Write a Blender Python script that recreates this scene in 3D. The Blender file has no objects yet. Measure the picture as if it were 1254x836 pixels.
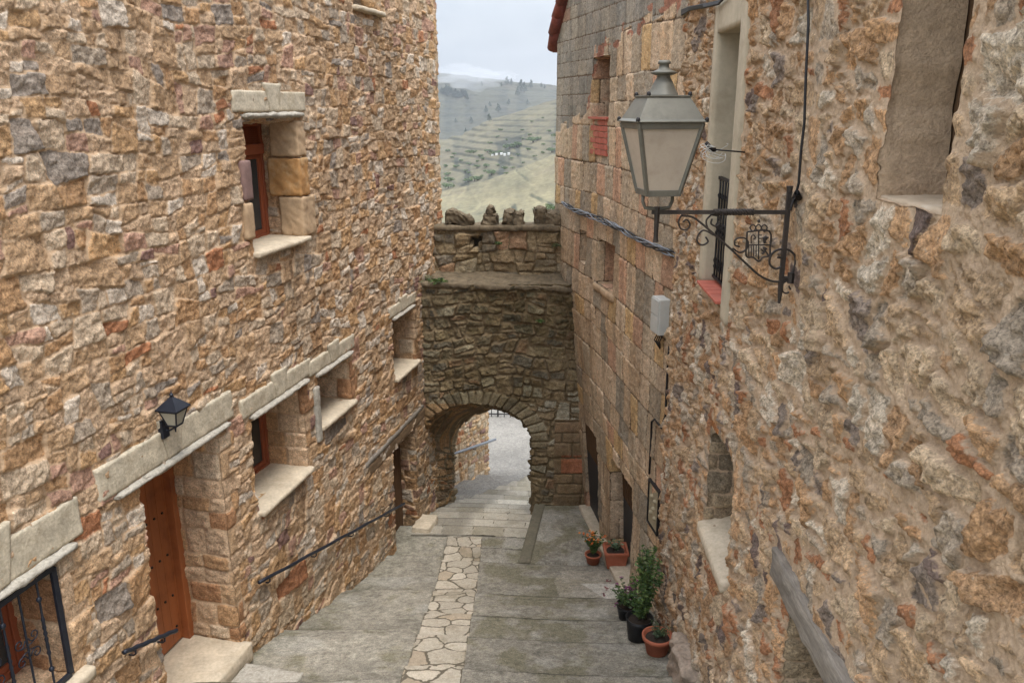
import bpy, bmesh, math, random
import numpy as np
from mathutils import Vector, Matrix
random.seed(7); RNG = np.random.default_rng(7)
C = bpy.context.scene
COL = C.collection
Q = 1.0            # grid density factor (bigger = coarser)
PI = math.pi
# ------------------------------------------------------------------ camera numbers
PITCH = math.radians(16.1); CP, SP = math.cos(PITCH), math.sin(PITCH)
def ray(u, v):
    a = (418 - v) / 1000.0; yd = CP + a * SP
    return (u - 627) / 1000.0 / yd, (-SP + a * CP) / yd       # X per metre of Y, Z per metre of Y
# ------------------------------------------------------------------ helpers: colour, noise
def lin(c):
    c = np.asarray(c, float) / 255.0
    return np.where(c <= 0.04045, c / 12.92, ((c + 0.055) / 1.055) ** 2.4)
def l4(c, k=1.0): r = lin(c) * k; return (float(r[0]), float(r[1]), float(r[2]), 1.0)
def hsh(i, j, k=0):
    i = np.asarray(i).astype(np.int64); j = np.asarray(j).astype(np.int64)
    h = (i * 374761393 + j * 668265263 + k * 2147483647 + 1013904223) & 0xFFFFFFFF
    h = ((h ^ (h >> 13)) * 1274126177) & 0xFFFFFFFF
    h = (h ^ (h >> 16)); h = (h * 2246822519) & 0xFFFFFFFF; h = h ^ (h >> 15)
    return (h & 0xFFFFFF) / float(0x1000000)
def vn(x, y, seed=0):
    i = np.floor(x); j = np.floor(y); fx = x - i; fy = y - j
    fx = fx * fx * (3 - 2 * fx); fy = fy * fy * (3 - 2 * fy)
    a = hsh(i, j, seed); b = hsh(i + 1, j, seed); c = hsh(i, j + 1, seed); d = hsh(i + 1, j + 1, seed)
    return (a * (1 - fx) + b * fx) * (1 - fy) + (c * (1 - fx) + d * fx) * fy
def fbm(x, y, seed=0, o=4):
    t = 0; a = 0.5; n = 0
    for k in range(o):
        t = t + a * vn(x * 2 ** k, y * 2 ** k, seed + k * 17); n += a; a *= 0.5
    return t / n * 2 - 1
def sst(a, b, x):
    t = np.clip((x - a) / (b - a), 0, 1); return t * t * (3 - 2 * t)
# ------------------------------------------------------------------ objects and tags
def tag(o, label=None, cat=None, group=None, kind=None):
    if label: o['label'] = label
    if cat: o['category'] = cat
    if group: o['group'] = group
    if kind: o['kind'] = kind
    return o
def empty(name, loc, label=None, cat=None, group=None):
    o = bpy.data.objects.new(name, None); COL.objects.link(o); o.location = loc; o.empty_display_size = 0.2
    return tag(o, label, cat, group)
def link(name, me, mat, parent=None):
    o = bpy.data.objects.new(name, me); COL.objects.link(o)
    if mat: me.materials.append(mat)
    if parent:
        o.parent = parent
        M = Matrix.Translation(parent.location) if parent.parent is None else Matrix.Translation(parent.location + parent.parent.location)
        o.matrix_parent_inverse = Matrix.Translation(-wloc(parent))
    return o
def wloc(o):
    v = Vector((0, 0, 0))
    # world position of a translated-only chain with parent inverses
    if o.parent is None: return o.location.copy()
    return wloc(o.parent) + o.matrix_parent_inverse.translation + o.location
def np_mesh(name, V, F, smooth=True, attrs=None):
    me = bpy.data.meshes.new(name)
    V = np.ascontiguousarray(V, dtype=np.float32); F = np.ascontiguousarray(F, dtype=np.int32)
    n = F.shape[1]
    me.vertices.add(len(V)); me.vertices.foreach_set('co', V.ravel())
    me.loops.add(F.size); me.loops.foreach_set('vertex_index', F.ravel())
    me.polygons.add(len(F)); me.polygons.foreach_set('loop_start', np.arange(0, F.size, n, dtype=np.int32))
    me.polygons.foreach_set('loop_total', np.full(len(F), n, dtype=np.int32))
    if smooth: me.polygons.foreach_set('use_smooth', np.ones(len(F), dtype=bool))
    me.update(calc_edges=True)
    for k, a in (attrs or {}).items():
        a = np.asarray(a, dtype=np.float32)
        if a.ndim == 2:
            at = me.attributes.new(k, 'FLOAT_COLOR', 'POINT')
            full = np.ones((len(V), 4), np.float32); full[:, :3] = a; at.data.foreach_set('color', full.ravel())
        else:
            at = me.attributes.new(k, 'FLOAT', 'POINT'); at.data.foreach_set('value', a)
    return me
# ------------------------------------------------------------------ materials
def nt(name):
    m = bpy.data.materials.new(name); m.use_nodes = True; t = m.node_tree
    b = t.nodes['Principled BSDF']; return m, t, b
def N(t, typ, **kw):
    n = t.nodes.new(typ)
    for k, v in kw.items():
        if k == 'inp':
            for a, b in v.items(): n.inputs[a].default_value = b
        else: setattr(n, k, v)
    return n
def noise(t, scale, detail=4, rough=0.6, vec=None, stretch=None):
    n = N(t, 'ShaderNodeTexNoise', inp={'Scale': scale, 'Detail': detail, 'Roughness': rough})
    if vec is None:
        tc = N(t, 'ShaderNodeTexCoord'); vec = tc.outputs['Object']
    if stretch:
        mp = N(t, 'ShaderNodeMapping'); mp.inputs['Scale'].default_value = stretch
        t.links.new(vec, mp.inputs['Vector']); vec = mp.outputs['Vector']
    t.links.new(vec, n.inputs['Vector']); return n
def mrange(t, src, a, b, c, d, smooth=False):
    n = N(t, 'ShaderNodeMapRange', inp={'From Min': a, 'From Max': b, 'To Min': c, 'To Max': d})
    if smooth: n.interpolation_type = 'SMOOTHSTEP'
    t.links.new(src, n.inputs['Value']); return n.outputs['Result']
def mth(t, op, a, b=None, c=None):
    n = N(t, 'ShaderNodeMath', operation=op)
    for i, x in enumerate((a, b, c)):
        if x is None: continue
        if isinstance(x, (int, float)): n.inputs[i].default_value = x
        else: t.links.new(x, n.inputs[i])
    return n.outputs[0]
def mix(t, fac, a, b, mode='MIX'):
    n = N(t, 'ShaderNodeMix', data_type='RGBA', blend_type=mode)
    for sock, x in ((n.inputs[0], fac), (n.inputs[6], a), (n.inputs[7], b)):
        if isinstance(x, (int, float)): sock.default_value = x
        elif isinstance(x, tuple): sock.default_value = x
        else: t.links.new(x, sock)
    return n.outputs[2]
def bump(t, src, dist, strength=1.0, prev=None):
    n = N(t, 'ShaderNodeBump', inp={'Strength': strength, 'Distance': dist})
    t.links.new(src, n.inputs['Height'])
    if prev: t.links.new(prev, n.inputs['Normal'])
    return n.outputs['Normal']
def stone_mat(name, mortar, e0, e1, wob=0.012, speck=0.3, hue=0.5, bumpd=0.006, fine=70, grime=None):
    m, t, b = nt(name)
    col = N(t, 'ShaderNodeAttribute', attribute_name='col').outputs['Color']
    edg = N(t, 'ShaderNodeAttribute', attribute_name='edge').outputs['Fac']
    n1 = noise(t, fine, 6, 0.7); n2 = noise(t, 14, 5, 0.65); n3 = noise(t, 28, 3, 0.5); n4 = noise(t, 160, 3, 0.6)
    sp = mrange(t, n1.outputs['Fac'], 0.34, 0.66, 1 - speck * 1.3, 1 + speck * 1.1)
    sp2 = mrange(t, n2.outputs['Fac'], 0.34, 0.66, 1 - speck * .7, 1 + speck * .7)
    k = mth(t, 'MULTIPLY', sp, sp2)
    n5 = noise(t, 33, 8, 0.85); k = mth(t, 'MULTIPLY', k, mrange(t, n5.outputs['Fac'], 0.38, 0.5, 1 - speck * 1.3, 1.04))
    g = N(t, 'ShaderNodeCombineColor'); [t.links.new(k, g.inputs[i]) for i in range(3)]
    c = mix(t, 1.0, col, g.outputs[0], 'MULTIPLY')
    # ochre stains and pale lichen inside the stones
    st = mrange(t, noise(t, 9, 5, 0.7).outputs['Fac'], 0.52, 0.66, 0, hue)
    c = mix(t, st, c, mix(t, 1.0, c, (1.14, 0.90, 0.70, 1), 'MULTIPLY'))
    li = mrange(t, noise(t, 40, 6, 0.75).outputs['Fac'], 0.60, 0.70, 0, 0.5)
    c = mix(t, li, c, l4((205, 198, 182)))
    dk = mrange(t, noise(t, 55, 6, 0.75).outputs['Fac'], 0.62, 0.72, 0, 0.45)
    c = mix(t, dk, c, l4((70, 62, 52)))
    mo = mix(t, 1.0, l4(mortar), mix(t, .35, (1, 1, 1, 1), g.outputs[0]), 'MULTIPLY')
    w = mth(t, 'ADD', edg, mrange(t, n3.outputs['Fac'], 0, 1, -wob, wob))
    w = mth(t, 'ADD', w, mrange(t, n1.outputs['Fac'], 0, 1, -wob * .6, wob * .6))
    f = mrange(t, w, e0, e1, 0, 1, True)
    c = mix(t, f, mo, c)
    if grime:
        gn = mrange(t, noise(t, 1.3, 6, 0.7).outputs['Fac'], 0.42, 0.62, 0, grime[1])
        c = mix(t, gn, c, mix(t, 1.0, c, l4(grime[0]), 'MULTIPLY'))
    t.links.new(c, b.inputs['Base Color']); b.inputs['Roughness'].default_value = 0.93
    b.inputs['Specular IOR Level'].default_value = 0.25
    nb = bump(t, n2.outputs['Fac'], bumpd * 2.2, 0.8)
    nb = bump(t, n1.outputs['Fac'], bumpd, 0.9, nb)
    nb = bump(t, n4.outputs['Fac'], bumpd * .35, 0.8, nb)
    t.links.new(nb, b.inputs['Normal'])
    return m
def simple(name, col, rough=0.8, var=0.18, scale=20, bumpd=0.002, metal=0, stretch=None, stain=None, spec=0.4, stain_scale=3):
    m, t, b = nt(name)
    n1 = noise(t, scale, 6, 0.65, stretch=stretch); n2 = noise(t, scale * .2, 4, 0.6, stretch=stretch)
    k = mth(t, 'MULTIPLY', mrange(t, n1.outputs['Fac'], .3, .7, 1 - var, 1 + var), mrange(t, n2.outputs['Fac'], .3, .7, 1 - var, 1 + var))
    g = N(t, 'ShaderNodeCombineColor'); [t.links.new(k, g.inputs[i]) for i in range(3)]
    c = mix(t, 1.0, l4(col), g.outputs[0], 'MULTIPLY')
    if stain:
        f = mrange(t, noise(t, stain_scale, 6, 0.7).outputs['Fac'], .5, .68, 0, stain[1]); c = mix(t, f, c, l4(stain[0]))
    t.links.new(c, b.inputs['Base Color']); b.inputs['Roughness'].default_value = rough
    b.inputs['Metallic'].default_value = metal; b.inputs['Specular IOR Level'].default_value = spec
    nb = bump(t, n1.outputs['Fac'], bumpd, 0.8); t.links.new(nb, b.inputs['Normal'])
    return m
def attr_mat(name, rough=0.7, var=0.15, scale=60, bumpd=0.001, trans=0.0):
    m, t, b = nt(name)
    col = N(t, 'ShaderNodeAttribute', attribute_name='col').outputs['Color']
    n1 = noise(t, scale, 4, 0.6); k = mrange(t, n1.outputs['Fac'], .3, .7, 1 - var, 1 + var)
    g = N(t, 'ShaderNodeCombineColor'); [t.links.new(k, g.inputs[i]) for i in range(3)]
    c = mix(t, 1.0, col, g.outputs[0], 'MULTIPLY')
    t.links.new(c, b.inputs['Base Color']); b.inputs['Roughness'].default_value = rough
    if bumpd: t.links.new(bump(t, n1.outputs['Fac'], bumpd, .8), b.inputs['Normal'])
    if trans: b.inputs['Subsurface Weight'].default_value = trans
    return m
M = {}
M['left'] = stone_mat('rubble_stone_sandy', (196, 167, 136), 0.005, 0.011, wob=0.007, speck=0.33, hue=0.15, bumpd=0.011)
M['right'] = stone_mat('rubble_stone_pinkish', (194, 168, 140), 0.006, 0.013, wob=0.016, speck=0.38, hue=0.2, bumpd=0.013)
M['ashlar'] = stone_mat('ashlar_stone', (104, 86, 68), 0.003, 0.009, wob=0.008, speck=0.30, hue=0.3, bumpd=0.008, grime=((220, 210, 196), 0.4))
M['gate'] = stone_mat('gate_stone', (116, 101, 78), 0.006, 0.014, wob=0.014, speck=0.3, hue=0.3, bumpd=0.009, grime=((188, 182, 160), 0.7))
M['street'] = stone_mat('worn_concrete', (120, 114, 98), -2, -1, speck=0.30, hue=0.1, bumpd=0.004)
M['path'] = stone_mat('flagstone', (100, 92, 78), 0.006, 0.012, wob=0.006, speck=0.16, hue=0.15, bumpd=0.0025)
M['lintel'] = simple('cut_limestone', (190, 179, 158), 0.9, 0.22, 45, 0.008, stain=((150, 136, 112), 0.6), spec=0.25, stain_scale=6)
M['lintel_dark'] = simple('weathered_slab', (170, 164, 152), 0.9, 0.26, 45, 0.008, stain=((104, 96, 84), 0.7), spec=0.25, stain_scale=9)
M['sill'] = simple('sill_stone', (190, 176, 154), 0.9, 0.16, 30, 0.005, stain=((160, 142, 116), 0.4), spec=0.25, stain_scale=4)
M['ochre'] = simple('ochre_block', (170, 128, 82), 0.92, 0.16, 18, 0.006, stain=((198, 176, 140), 0.6), spec=0.25, stain_scale=5)
M['tan'] = simple('tan_block', (178, 152, 122), 0.92, 0.16, 18, 0.006, stain=((140, 112, 84), 0.5), spec=0.25, stain_scale=5)
M['purple'] = simple('purple_block', (128, 104, 98), 0.92, 0.16, 18, 0.006, spec=0.25)
M['wood'] = simple('varnished_wood', (150, 88, 50), 0.45, 0.16, 12, 0.001, stretch=(1, 1, .08), stain=((92, 44, 22), 0.5))
M['wood_red'] = simple('red_brown_wood', (140, 76, 50), 0.5, 0.14, 12, 0.001, stretch=(1, 1, .1))
M['wood_grey'] = simple('weathered_timber', (132, 124, 114), 0.95, 0.28, 30, 0.008, stretch=(4, .35, 4), stain=((84, 78, 74), 0.5), spec=0.15)
M['wood_brown'] = simple('old_brown_timber', (120, 100, 78), 0.95, 0.25, 24, 0.006, stretch=(3, .3, 3), spec=0.15)
M['wood_door'] = simple('old_door_wood', (92, 70, 50), 0.9, 0.22, 24, 0.003, stretch=(2, 2, .2), spec=0.2)
M['iron'] = simple('black_iron', (38, 36, 37), 0.55, 0.25, 60, 0.001, metal=0.3)
M['iron_blue'] = simple('painted_black_metal', (34, 38, 48), 0.45, 0.15, 60, 0.0006, metal=0.2)
M['rust_iron'] = simple('bracket_iron', (62, 56, 52), 0.6, 0.25, 60, 0.001, metal=0.3, stain=((96, 76, 62), 0.4))
M['nail'] = simple('nail_head', (30, 24, 22), 0.6, 0.1)
M['lamp_metal'] = simple('lantern_green_grey_metal', (104, 102, 93), 0.5, 0.07, 30, 0.0006, metal=0.15, stain=((80, 79, 73), 0.5), stain_scale=9)
M['plaster'] = simple('beige_plaster', (182, 170, 148), 0.95, 0.09, 16, 0.002, stain=((148, 134, 112), 0.5), spec=0.2, stain_scale=2.5)
M['plaster_in'] = simple('recess_plaster', (168, 150, 128), 0.95, 0.1, 12, 0.004, stain=((190, 178, 160), 0.6), spec=0.2, stain_scale=5)
M['tile'] = simple('red_tile', (176, 96, 78), 0.75, 0.15, 20, 0.002, stain=((196, 136, 116), 0.4))
M['rooftile'] = simple('old_roof_tile', (126, 70, 58), 0.9, 0.25, 20, 0.005, stain=((88, 52, 44), 0.6))
M['terracotta'] = simple('terracotta', (162, 92, 66), 0.8, 0.08, 20, 0.0008, stain=((186, 126, 100), 0.4))
M['blackpot'] = simple('black_plastic', (26, 26, 28), 0.5, 0.1)
M['soil'] = simple('soil', (52, 42, 34), 1.0, 0.3, 60, 0.01)
M['greybox'] = simple('grey_plastic', (186, 186, 180), 0.5, 0.05, 10, 0.0003)
M['cable'] = simple('black_cable', (34, 33, 34), 0.6, 0.1)
M['cable_grey'] = simple('grey_cable', (128, 132, 138), 0.55, 0.15)
M['wire_white'] = simple('white_wire', (205, 205, 200), 0.5, 0.05)
M['metal_door'] = simple('dark_metal_door', (44, 46, 50), 0.55, 0.12, 10, 0.0006)
M['plaque'] = simple('stone_plaque', (160, 148, 122), 0.85, 0.12, 30, 0.003)
M['roomdark'] = simple('dark_room_backing', (90, 80, 70), 0.95, 0.05)  # dark backing for the unseen rooms behind the windows
M['kerb'] = simple('concrete_kerb', (112, 106, 90), 0.95, 0.2, 30, 0.003, stain=((86, 84, 66), 0.5))
M['leaf'] = attr_mat('leaf', 0.55, 0.2, 40, 0, 0.0)
M['bark'] = simple('bark', (74, 60, 46), 0.95, 0.25, 20, 0.01)
M['boulder'] = simple('pinkish_boulder', (156, 140, 124), 0.92, 0.3, 30, 0.012, stain=((124, 104, 92), 0.6), spec=0.2, stain_scale=6)
M['merlon'] = simple('lichened_stone', (112, 100, 82), 0.95, 0.28, 22, 0.012, stain=((66, 60, 52), 0.7), spec=0.15, stain_scale=8)
def glass_mat(name, col, rough, tr):
    m, t, b = nt(name)
    b.inputs['Base Color'].default_value = l4(col); b.inputs['Roughness'].default_value = rough
    b.inputs['Transmission Weight'].default_value = tr; return m
M['pane'] = glass_mat('window_glass', (60, 62, 62), 0.08, 0.0)
M['frost'] = simple('frosted_lamp_glass', (200, 188, 172), 0.22, 0.07, 14, 0.0006, stain=((160, 146, 130), 0.5), stain_scale=7)
M['frost'].node_tree.nodes['Principled BSDF'].inputs['Transmission Weight'].default_value = 0.25
M['frost2'] = simple('lamp_glass_small', (170, 166, 150), 0.3, 0.04)
# ------------------------------------------------------------------ mesh builder for small things
def frame_of(t):
    t = t.normalized(); a = Vector((0, 0, 1)) if abs(t.z) < .9 else Vector((1, 0, 0))
    x = t.cross(a).normalized(); y = t.cross(x).normalized(); return x, y
class MB:
    def __init__(s): s.v = []; s.f = []; s.c = []
    def add(s, vs, fs, col=None):
        b = len(s.v); s.v += [tuple(v) for v in vs]; s.f += [tuple(b + i for i in f) for f in fs]
        s.c += [col or (1, 1, 1)] * len(vs); return s
    def hexa(s, p, col=None):
        return s.add(p, [(0, 3, 2, 1), (4, 5, 6, 7), (0, 1, 5, 4), (1, 2, 6, 5), (2, 3, 7, 6), (3, 0, 4, 7)], col)
    def box(s, x0, x1, y0, y1, z0, z1, fr=None, col=None):
        p = [(x0, y0, z0), (x1, y0, z0), (x1, y1, z0), (x0, y1, z0), (x0, y0, z1), (x1, y0, z1), (x1, y1, z1), (x0, y1, z1)]
        if fr: p = [fr(*q) for q in p]
        return s.hexa(p, col)
    def tube(s, pts, r, n=8, closed=False, col=None):
        pts = [Vector(p) for p in pts]; m = len(pts); rs = r if isinstance(r, (list, tuple)) else [r] * m
        vs = []; x = y = None
        for i, p in enumerate(pts):
            t = (pts[min(i + 1, m - 1)] - pts[max(i - 1, 0)])
            if t.length < 1e-9: t = Vector((0, 0, 1))
            t.normalize()
            if x is None: x, y = frame_of(t)
            else:
                x = (x - t * x.dot(t)); x = x.normalized() if x.length > 1e-6 else frame_of(t)[0]; y = t.cross(x).normalized()
            for k in range(n):
                a = 2 * PI * k / n; vs.append(p + x * (math.cos(a) * rs[i]) + y * (math.sin(a) * rs[i]))
        fs = [(i * n + k, i * n + (k + 1) % n, (i + 1) * n + (k + 1) % n, (i + 1) * n + k) for i in range(m - 1) for k in range(n)]
        fs += [tuple(range(n - 1, -1, -1)), tuple((m - 1) * n + k for k in range(n))]
        return s.add(vs, fs, col)
    def lathe(s, base, prof, n=20, axis='z', col=None, sq=False, rot=0.0):
        b = Vector(base); vs = []
        for (r, z) in prof:
            for k in range(n):
                a = 2 * PI * k / n + rot; vs.append(b + Vector((r * math.cos(a), r * math.sin(a), z)))
        m = len(prof)
        fs = [(i * n + k, i * n + (k + 1) % n, (i + 1) * n + (k + 1) % n, (i + 1) * n + k) for i in range(m - 1) for k in range(n)]
        fs += [tuple(range(n - 1, -1, -1)), tuple((m - 1) * n + k for k in range(n))]
        return s.add(vs, fs, col)
    def build(s, name, mat, parent=None, smooth=False, bev=0.0, color=False):
        me = bpy.data.meshes.new(name); me.from_pydata(s.v, [], s.f); me.update()
        if smooth:
            me.polygons.foreach_set('use_smooth', [True] * len(me.polygons))
        if color:
            at = me.attributes.new('col', 'FLOAT_COLOR', 'POINT')
            at.data.foreach_set('color', np.array([c + (1,) for c in s.c], np.float32).ravel())
        o = link(name, me, mat, parent)
        if bev:
            md = o.modifiers.new('bevel', 'BEVEL'); md.width = bev; md.segments = 2; md.limit_method = 'ANGLE'
        if smooth and not bev:
            pass
        return o
def n3(P, f, seed):
    return fbm(P[:, 0] * f + P[:, 2] * f * .73 + 11.3, P[:, 1] * f + P[:, 2] * f * .91 - 4.1, seed, 3)
def rough_box(name, mat, parent, fr, x0, x1, y0, y1, z0, z1, res=0.03, amp=0.008, rnd=0.012, seed=1, shear=None, freq=9, chip=0.0):
    """a hewn stone block: dense box whose faces and arrises are worn unevenly; fr maps local to world"""
    nx = max(3, int((x1 - x0) / res)); ny = max(3, int((y1 - y0) / res)); nz = max(3, int((z1 - z0) / res))
    Vs = []; Fs = []; b = 0
    def face(n1, n2, fn):
        nonlocal b
        a, c = np.meshgrid(np.linspace(0, 1, n1 + 1), np.linspace(0, 1, n2 + 1)); P = fn(a.ravel(), c.ravel()); Vs.append(P)
        i = np.arange(n1)[None, :] + np.arange(n2)[:, None] * (n1 + 1); i = i.ravel() + b
        Fs.append(np.stack([i, i + 1, i + n1 + 2, i + n1 + 1], 1)); b += len(P)
    st = lambda *a: np.stack(np.broadcast_arrays(*a), 1)
    for e in (0., 1.):
        face(nx, ny, lambda a, c: st(a, c, e + 0 * a)); face(nx, nz, lambda a, c: st(a, e + 0 * a, c)); face(ny, nz, lambda a, c: st(e + 0 * a, a, c))
    U = np.concatenate(Vs); F = np.concatenate(Fs)
    D = np.array([x1 - x0, y1 - y0, z1 - z0]); P = U * D
    r = np.minimum(rnd, D * .45); Cc = np.clip(P, r, D - r); d = P - Cc; L = np.linalg.norm(d, axis=1, keepdims=True) + 1e-9
    on = (np.abs(d) > 1e-9).sum(1) > 1
    rr = float(r.min())
    P = np.where(on[:, None], Cc + d / L * np.minimum(L, rr), P)
    nrm = np.where(L > 1e-8, d / L, 0)
    nn = n3(P + np.array([x0, y0, z0]) + seed * 3.7, freq, seed) * amp + n3(P + seed, freq * 3.1, seed + 5) * amp * .45
    corner = ((np.abs(U - .5) > .5 - (0.04 / D).clip(0, .3)).sum(1) > 1)
    nn = nn - corner * (0.5 + 0.5 * n3(P + 9, freq * 1.3, seed + 9)) * chip
    P = P + nrm * nn[:, None] + np.array([x0, y0, z0])
    if shear: P = shear(P)
    W = np.array([fr(*p) for p in P]) if fr else P
    me = np_mesh(name, W, F, True)
    bm = bmesh.new(); bm.from_mesh(me); bmesh.ops.remove_doubles(bm, verts=bm.verts, dist=0.0008); bmesh.ops.recalc_face_normals(bm, faces=bm.faces); bm.to_mesh(me); bm.free()
    return link(name, me, mat, parent)
# ------------------------------------------------------------------ masonry patterns
def rubble(s, z, seed, cw, ch, p=2.8, jit=.34, wr=(.75, 1.3), warp=.03, slant=0.0, big=0.06, rot=.4):
    ws = s + warp * fbm(s * 3, z * 3, seed + 1, 3) + slant * z
    wz = z + warp * fbm(s * 3 + 9, z * 3 + 5, seed + 2, 3) + .35 * ch * fbm(s * .9, z * .5, seed + 3, 2)
    ws = ws + .012 * fbm(s * 22, z * 22, seed + 6, 2); wz = wz + .010 * fbm(s * 22 + 7, z * 22, seed + 7, 2)
    j0 = np.floor(wz / ch); F1 = np.full(s.shape, 9.0); F2 = F1.copy()
    R = np.zeros((4,) + s.shape); DX = np.zeros(s.shape); DZ = np.zeros(s.shape)
    for dj in (-1, 0, 1):
        j = j0 + dj; rw = cw * (.72 + .6 * hsh(j, j * 0 + 5, seed)); off = hsh(j, j * 0 + 9, seed) * 7
        i0 = np.floor((ws + off) / rw)
        for di in (-1, 0, 1):
            i = i0 + di; r1 = hsh(i, j, seed + 11); r2 = hsh(i, j, seed + 12); r3 = hsh(i, j, seed + 13)
            w = wr[0] + (wr[1] - wr[0]) * r3; w = np.where(hsh(i, j, seed + 14) < big, 1.6, w)
            cx = (i + .5 + (r1 - .5) * 2 * jit) * rw - off; cz = (j + .5 + (r2 - .5) * 2 * jit) * ch
            dx = ws - cx; dz = wz - cz
            a = (r1 - .5) * rot; ca, sa = np.cos(a), np.sin(a)
            ex = dx * ca + dz * sa; ez = -dx * sa + dz * ca
            d = (np.abs(ex / (rw * .5)) ** p + np.abs(ez / (ch * .5)) ** p) ** (1 / p) / w
            new = d < F1
            F2 = np.where(new, F1, np.minimum(F2, d)); F1 = np.where(new, d, F1)
            for k in range(4): R[k] = np.where(new, hsh(i, j, seed + 20 + k), R[k])
            DX = np.where(new, dx, DX); DZ = np.where(new, dz, DZ)
    edge = (F2 - F1) * .25 * math.sqrt(cw * ch)
    return edge, R, DX, DZ
def bsp(s, z, seed, cw, ch, levels=3, amin=.012, slant=.16, warp=.03, rag=.010, stop=.25, pw=3.2):
    """random rubble: coursed cells split again and again by slightly slanted joints"""
    s = s + warp * fbm(s * 2.2, z * 2.2, seed + 1, 3) + rag * fbm(s * 24, z * 24, seed + 6, 3) + rag * .8 * fbm(s * 9, z * 9, seed + 8, 2)
    z = z + warp * fbm(s * 1.8 + 9, z * 1.8 + 5, seed + 2, 3) + rag * fbm(s * 24 + 7, z * 24, seed + 7, 3) + rag * .8 * fbm(s * 9 + 5, z * 9, seed + 9, 2)
    z = z + .3 * ch * fbm(s * .7, z * .4, seed + 3, 2)
    j = np.floor(z / ch); y = z - j * ch
    w = cw * (.8 + .4 * hsh(j, j * 0 + 5, seed)); off = hsh(j, j * 0 + 9, seed) * 7
    x = (s + off) / w; i = np.floor(x); x = (x - i) * w
    x0 = np.zeros(s.shape); x1 = w + x0; y0 = x0.copy(); y1 = ch + x0
    # slanted side joints of the cell
    ka = (hsh(i, j, seed + 40) - .5) * .5; kb = (hsh(i + 1, j, seed + 40) - .5) * .5
    da = x - ka * (y - ch / 2); db = (w - x) + kb * (y - ch / 2)
    sh = np.where(da < 0, -1, np.where(db < 0, 1, 0)); i = i + sh; x = x - sh * w
    ka = (hsh(i, j, seed + 40) - .5) * .5; kb = (hsh(i + 1, j, seed + 40) - .5) * .5
    da = x - ka * (y - ch / 2); db = (w - x) + kb * (y - ch / 2)
    mi = .0015
    acc = np.maximum(da, mi) ** -pw + np.maximum(db, mi) ** -pw + np.maximum(y, mi) ** -pw + np.maximum(ch - y, mi) ** -pw
    idn = np.zeros(s.shape)
    for lv in range(levels):
        W_ = x1 - x0; H_ = y1 - y0; hk = idn * 13 + lv * 101
        ia = i * 57 + hk; h1 = hsh(ia, j, seed + 50); h2 = hsh(ia, j, seed + 51); h3 = hsh(ia, j, seed + 52); h4 = hsh(ia, j, seed + 53)
        do = (W_ * H_ > amin * (1 + 1.5 * h4) * (.55 + 2.6 * hsh(i, j, seed + 60) ** 3)) & ((h4 > stop) | (lv == 0))
        hor = (W_ / H_) < (1.1 + 1.1 * h1)                   # split into an upper and a lower stone
        t = .34 + .32 * h2; k = (h3 - .5) * 2 * slant
        c1 = y0 + H_ * t + k * (x - (x0 + x1) / 2); c2 = x0 + W_ * t + k * 1.5 * (y - (y0 + y1) / 2)
        dd = np.where(hor, y - c1, x - c2); acc = np.where(do, acc + np.maximum(np.abs(dd), mi) ** -pw, acc)
        up = dd > 0
        ym = y0 + H_ * t; xm = x0 + W_ * t
        y0 = np.where(do & hor & up, ym, y0); y1 = np.where(do & hor & ~up, ym, y1)
        x0 = np.where(do & ~hor & up, xm, x0); x1 = np.where(do & ~hor & ~up, xm, x1)
        idn = np.where(do, idn * 2 + 1 + up, idn * 2 + 1)
    e = acc ** (-1 / pw)
    R = np.stack([hsh(i * 977 + idn, j, seed + 20 + q) for q in range(4)])
    return e, R, x - (x0 + x1) / 2, y - (y0 + y1) / 2
def ashlar(s, z, seed, cw, ch, wob=.006, hvar=.0, z0=0.0):
    s = s + wob * fbm(s * 5, z * 5, seed, 3); z = z + wob * fbm(s * 5 + 3, z * 5, seed + 1, 3) + hvar * fbm(s * .35, z * .35, seed + 4, 2)
    zz = z + ch * .22 * np.sin(z / ch * 1.7)
    j = np.floor((zz - z0) / ch); fz = (zz - z0) / ch - j
    w = cw * (.8 + .45 * hsh(j, j * 0 + 5, seed)); off = hsh(j, j * 0 + 9, seed) * 7
    x = (s + off) / w; i = np.floor(x); fx = x - i
    lo = .22 * (hsh(i, j, seed + 2) - .5); hi = 1 + .22 * (hsh(i + 1, j, seed + 2) - .5)
    i = np.where(fx < lo, i - 1, np.where(fx > hi, i + 1, i))
    lo = .22 * (hsh(i, j, seed + 2) - .5); hi = 1 + .22 * (hsh(i + 1, j, seed + 2) - .5)
    fx = x - i
    ex = np.minimum(fx - lo, hi - fx) * w; ez = np.minimum(fz, 1 - fz) * ch
    e = np.minimum(ex, ez); k = 0.03
    e = np.where((ex < k) & (ez < k), np.maximum(0, k - np.sqrt((k - ex).clip(0) ** 2 + (k - ez).clip(0) ** 2)), e)
    R = np.stack([hsh(i, j, seed + 20 + q) for q in range(4)])
    return e.clip(0), R, (fx - .5) * w, (fz - .5) * ch
def pick(R, pal, wts, bright=.16):
    pal = np.array([lin(c) for c in pal]) * 1.06; cw = np.cumsum(wts) / np.sum(wts)
    ix = np.searchsorted(cw, R[0].clip(0, .9999)); c = pal[ix]
    return c * (1 + bright * 2 * (R[1] - .5))[..., None]
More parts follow.
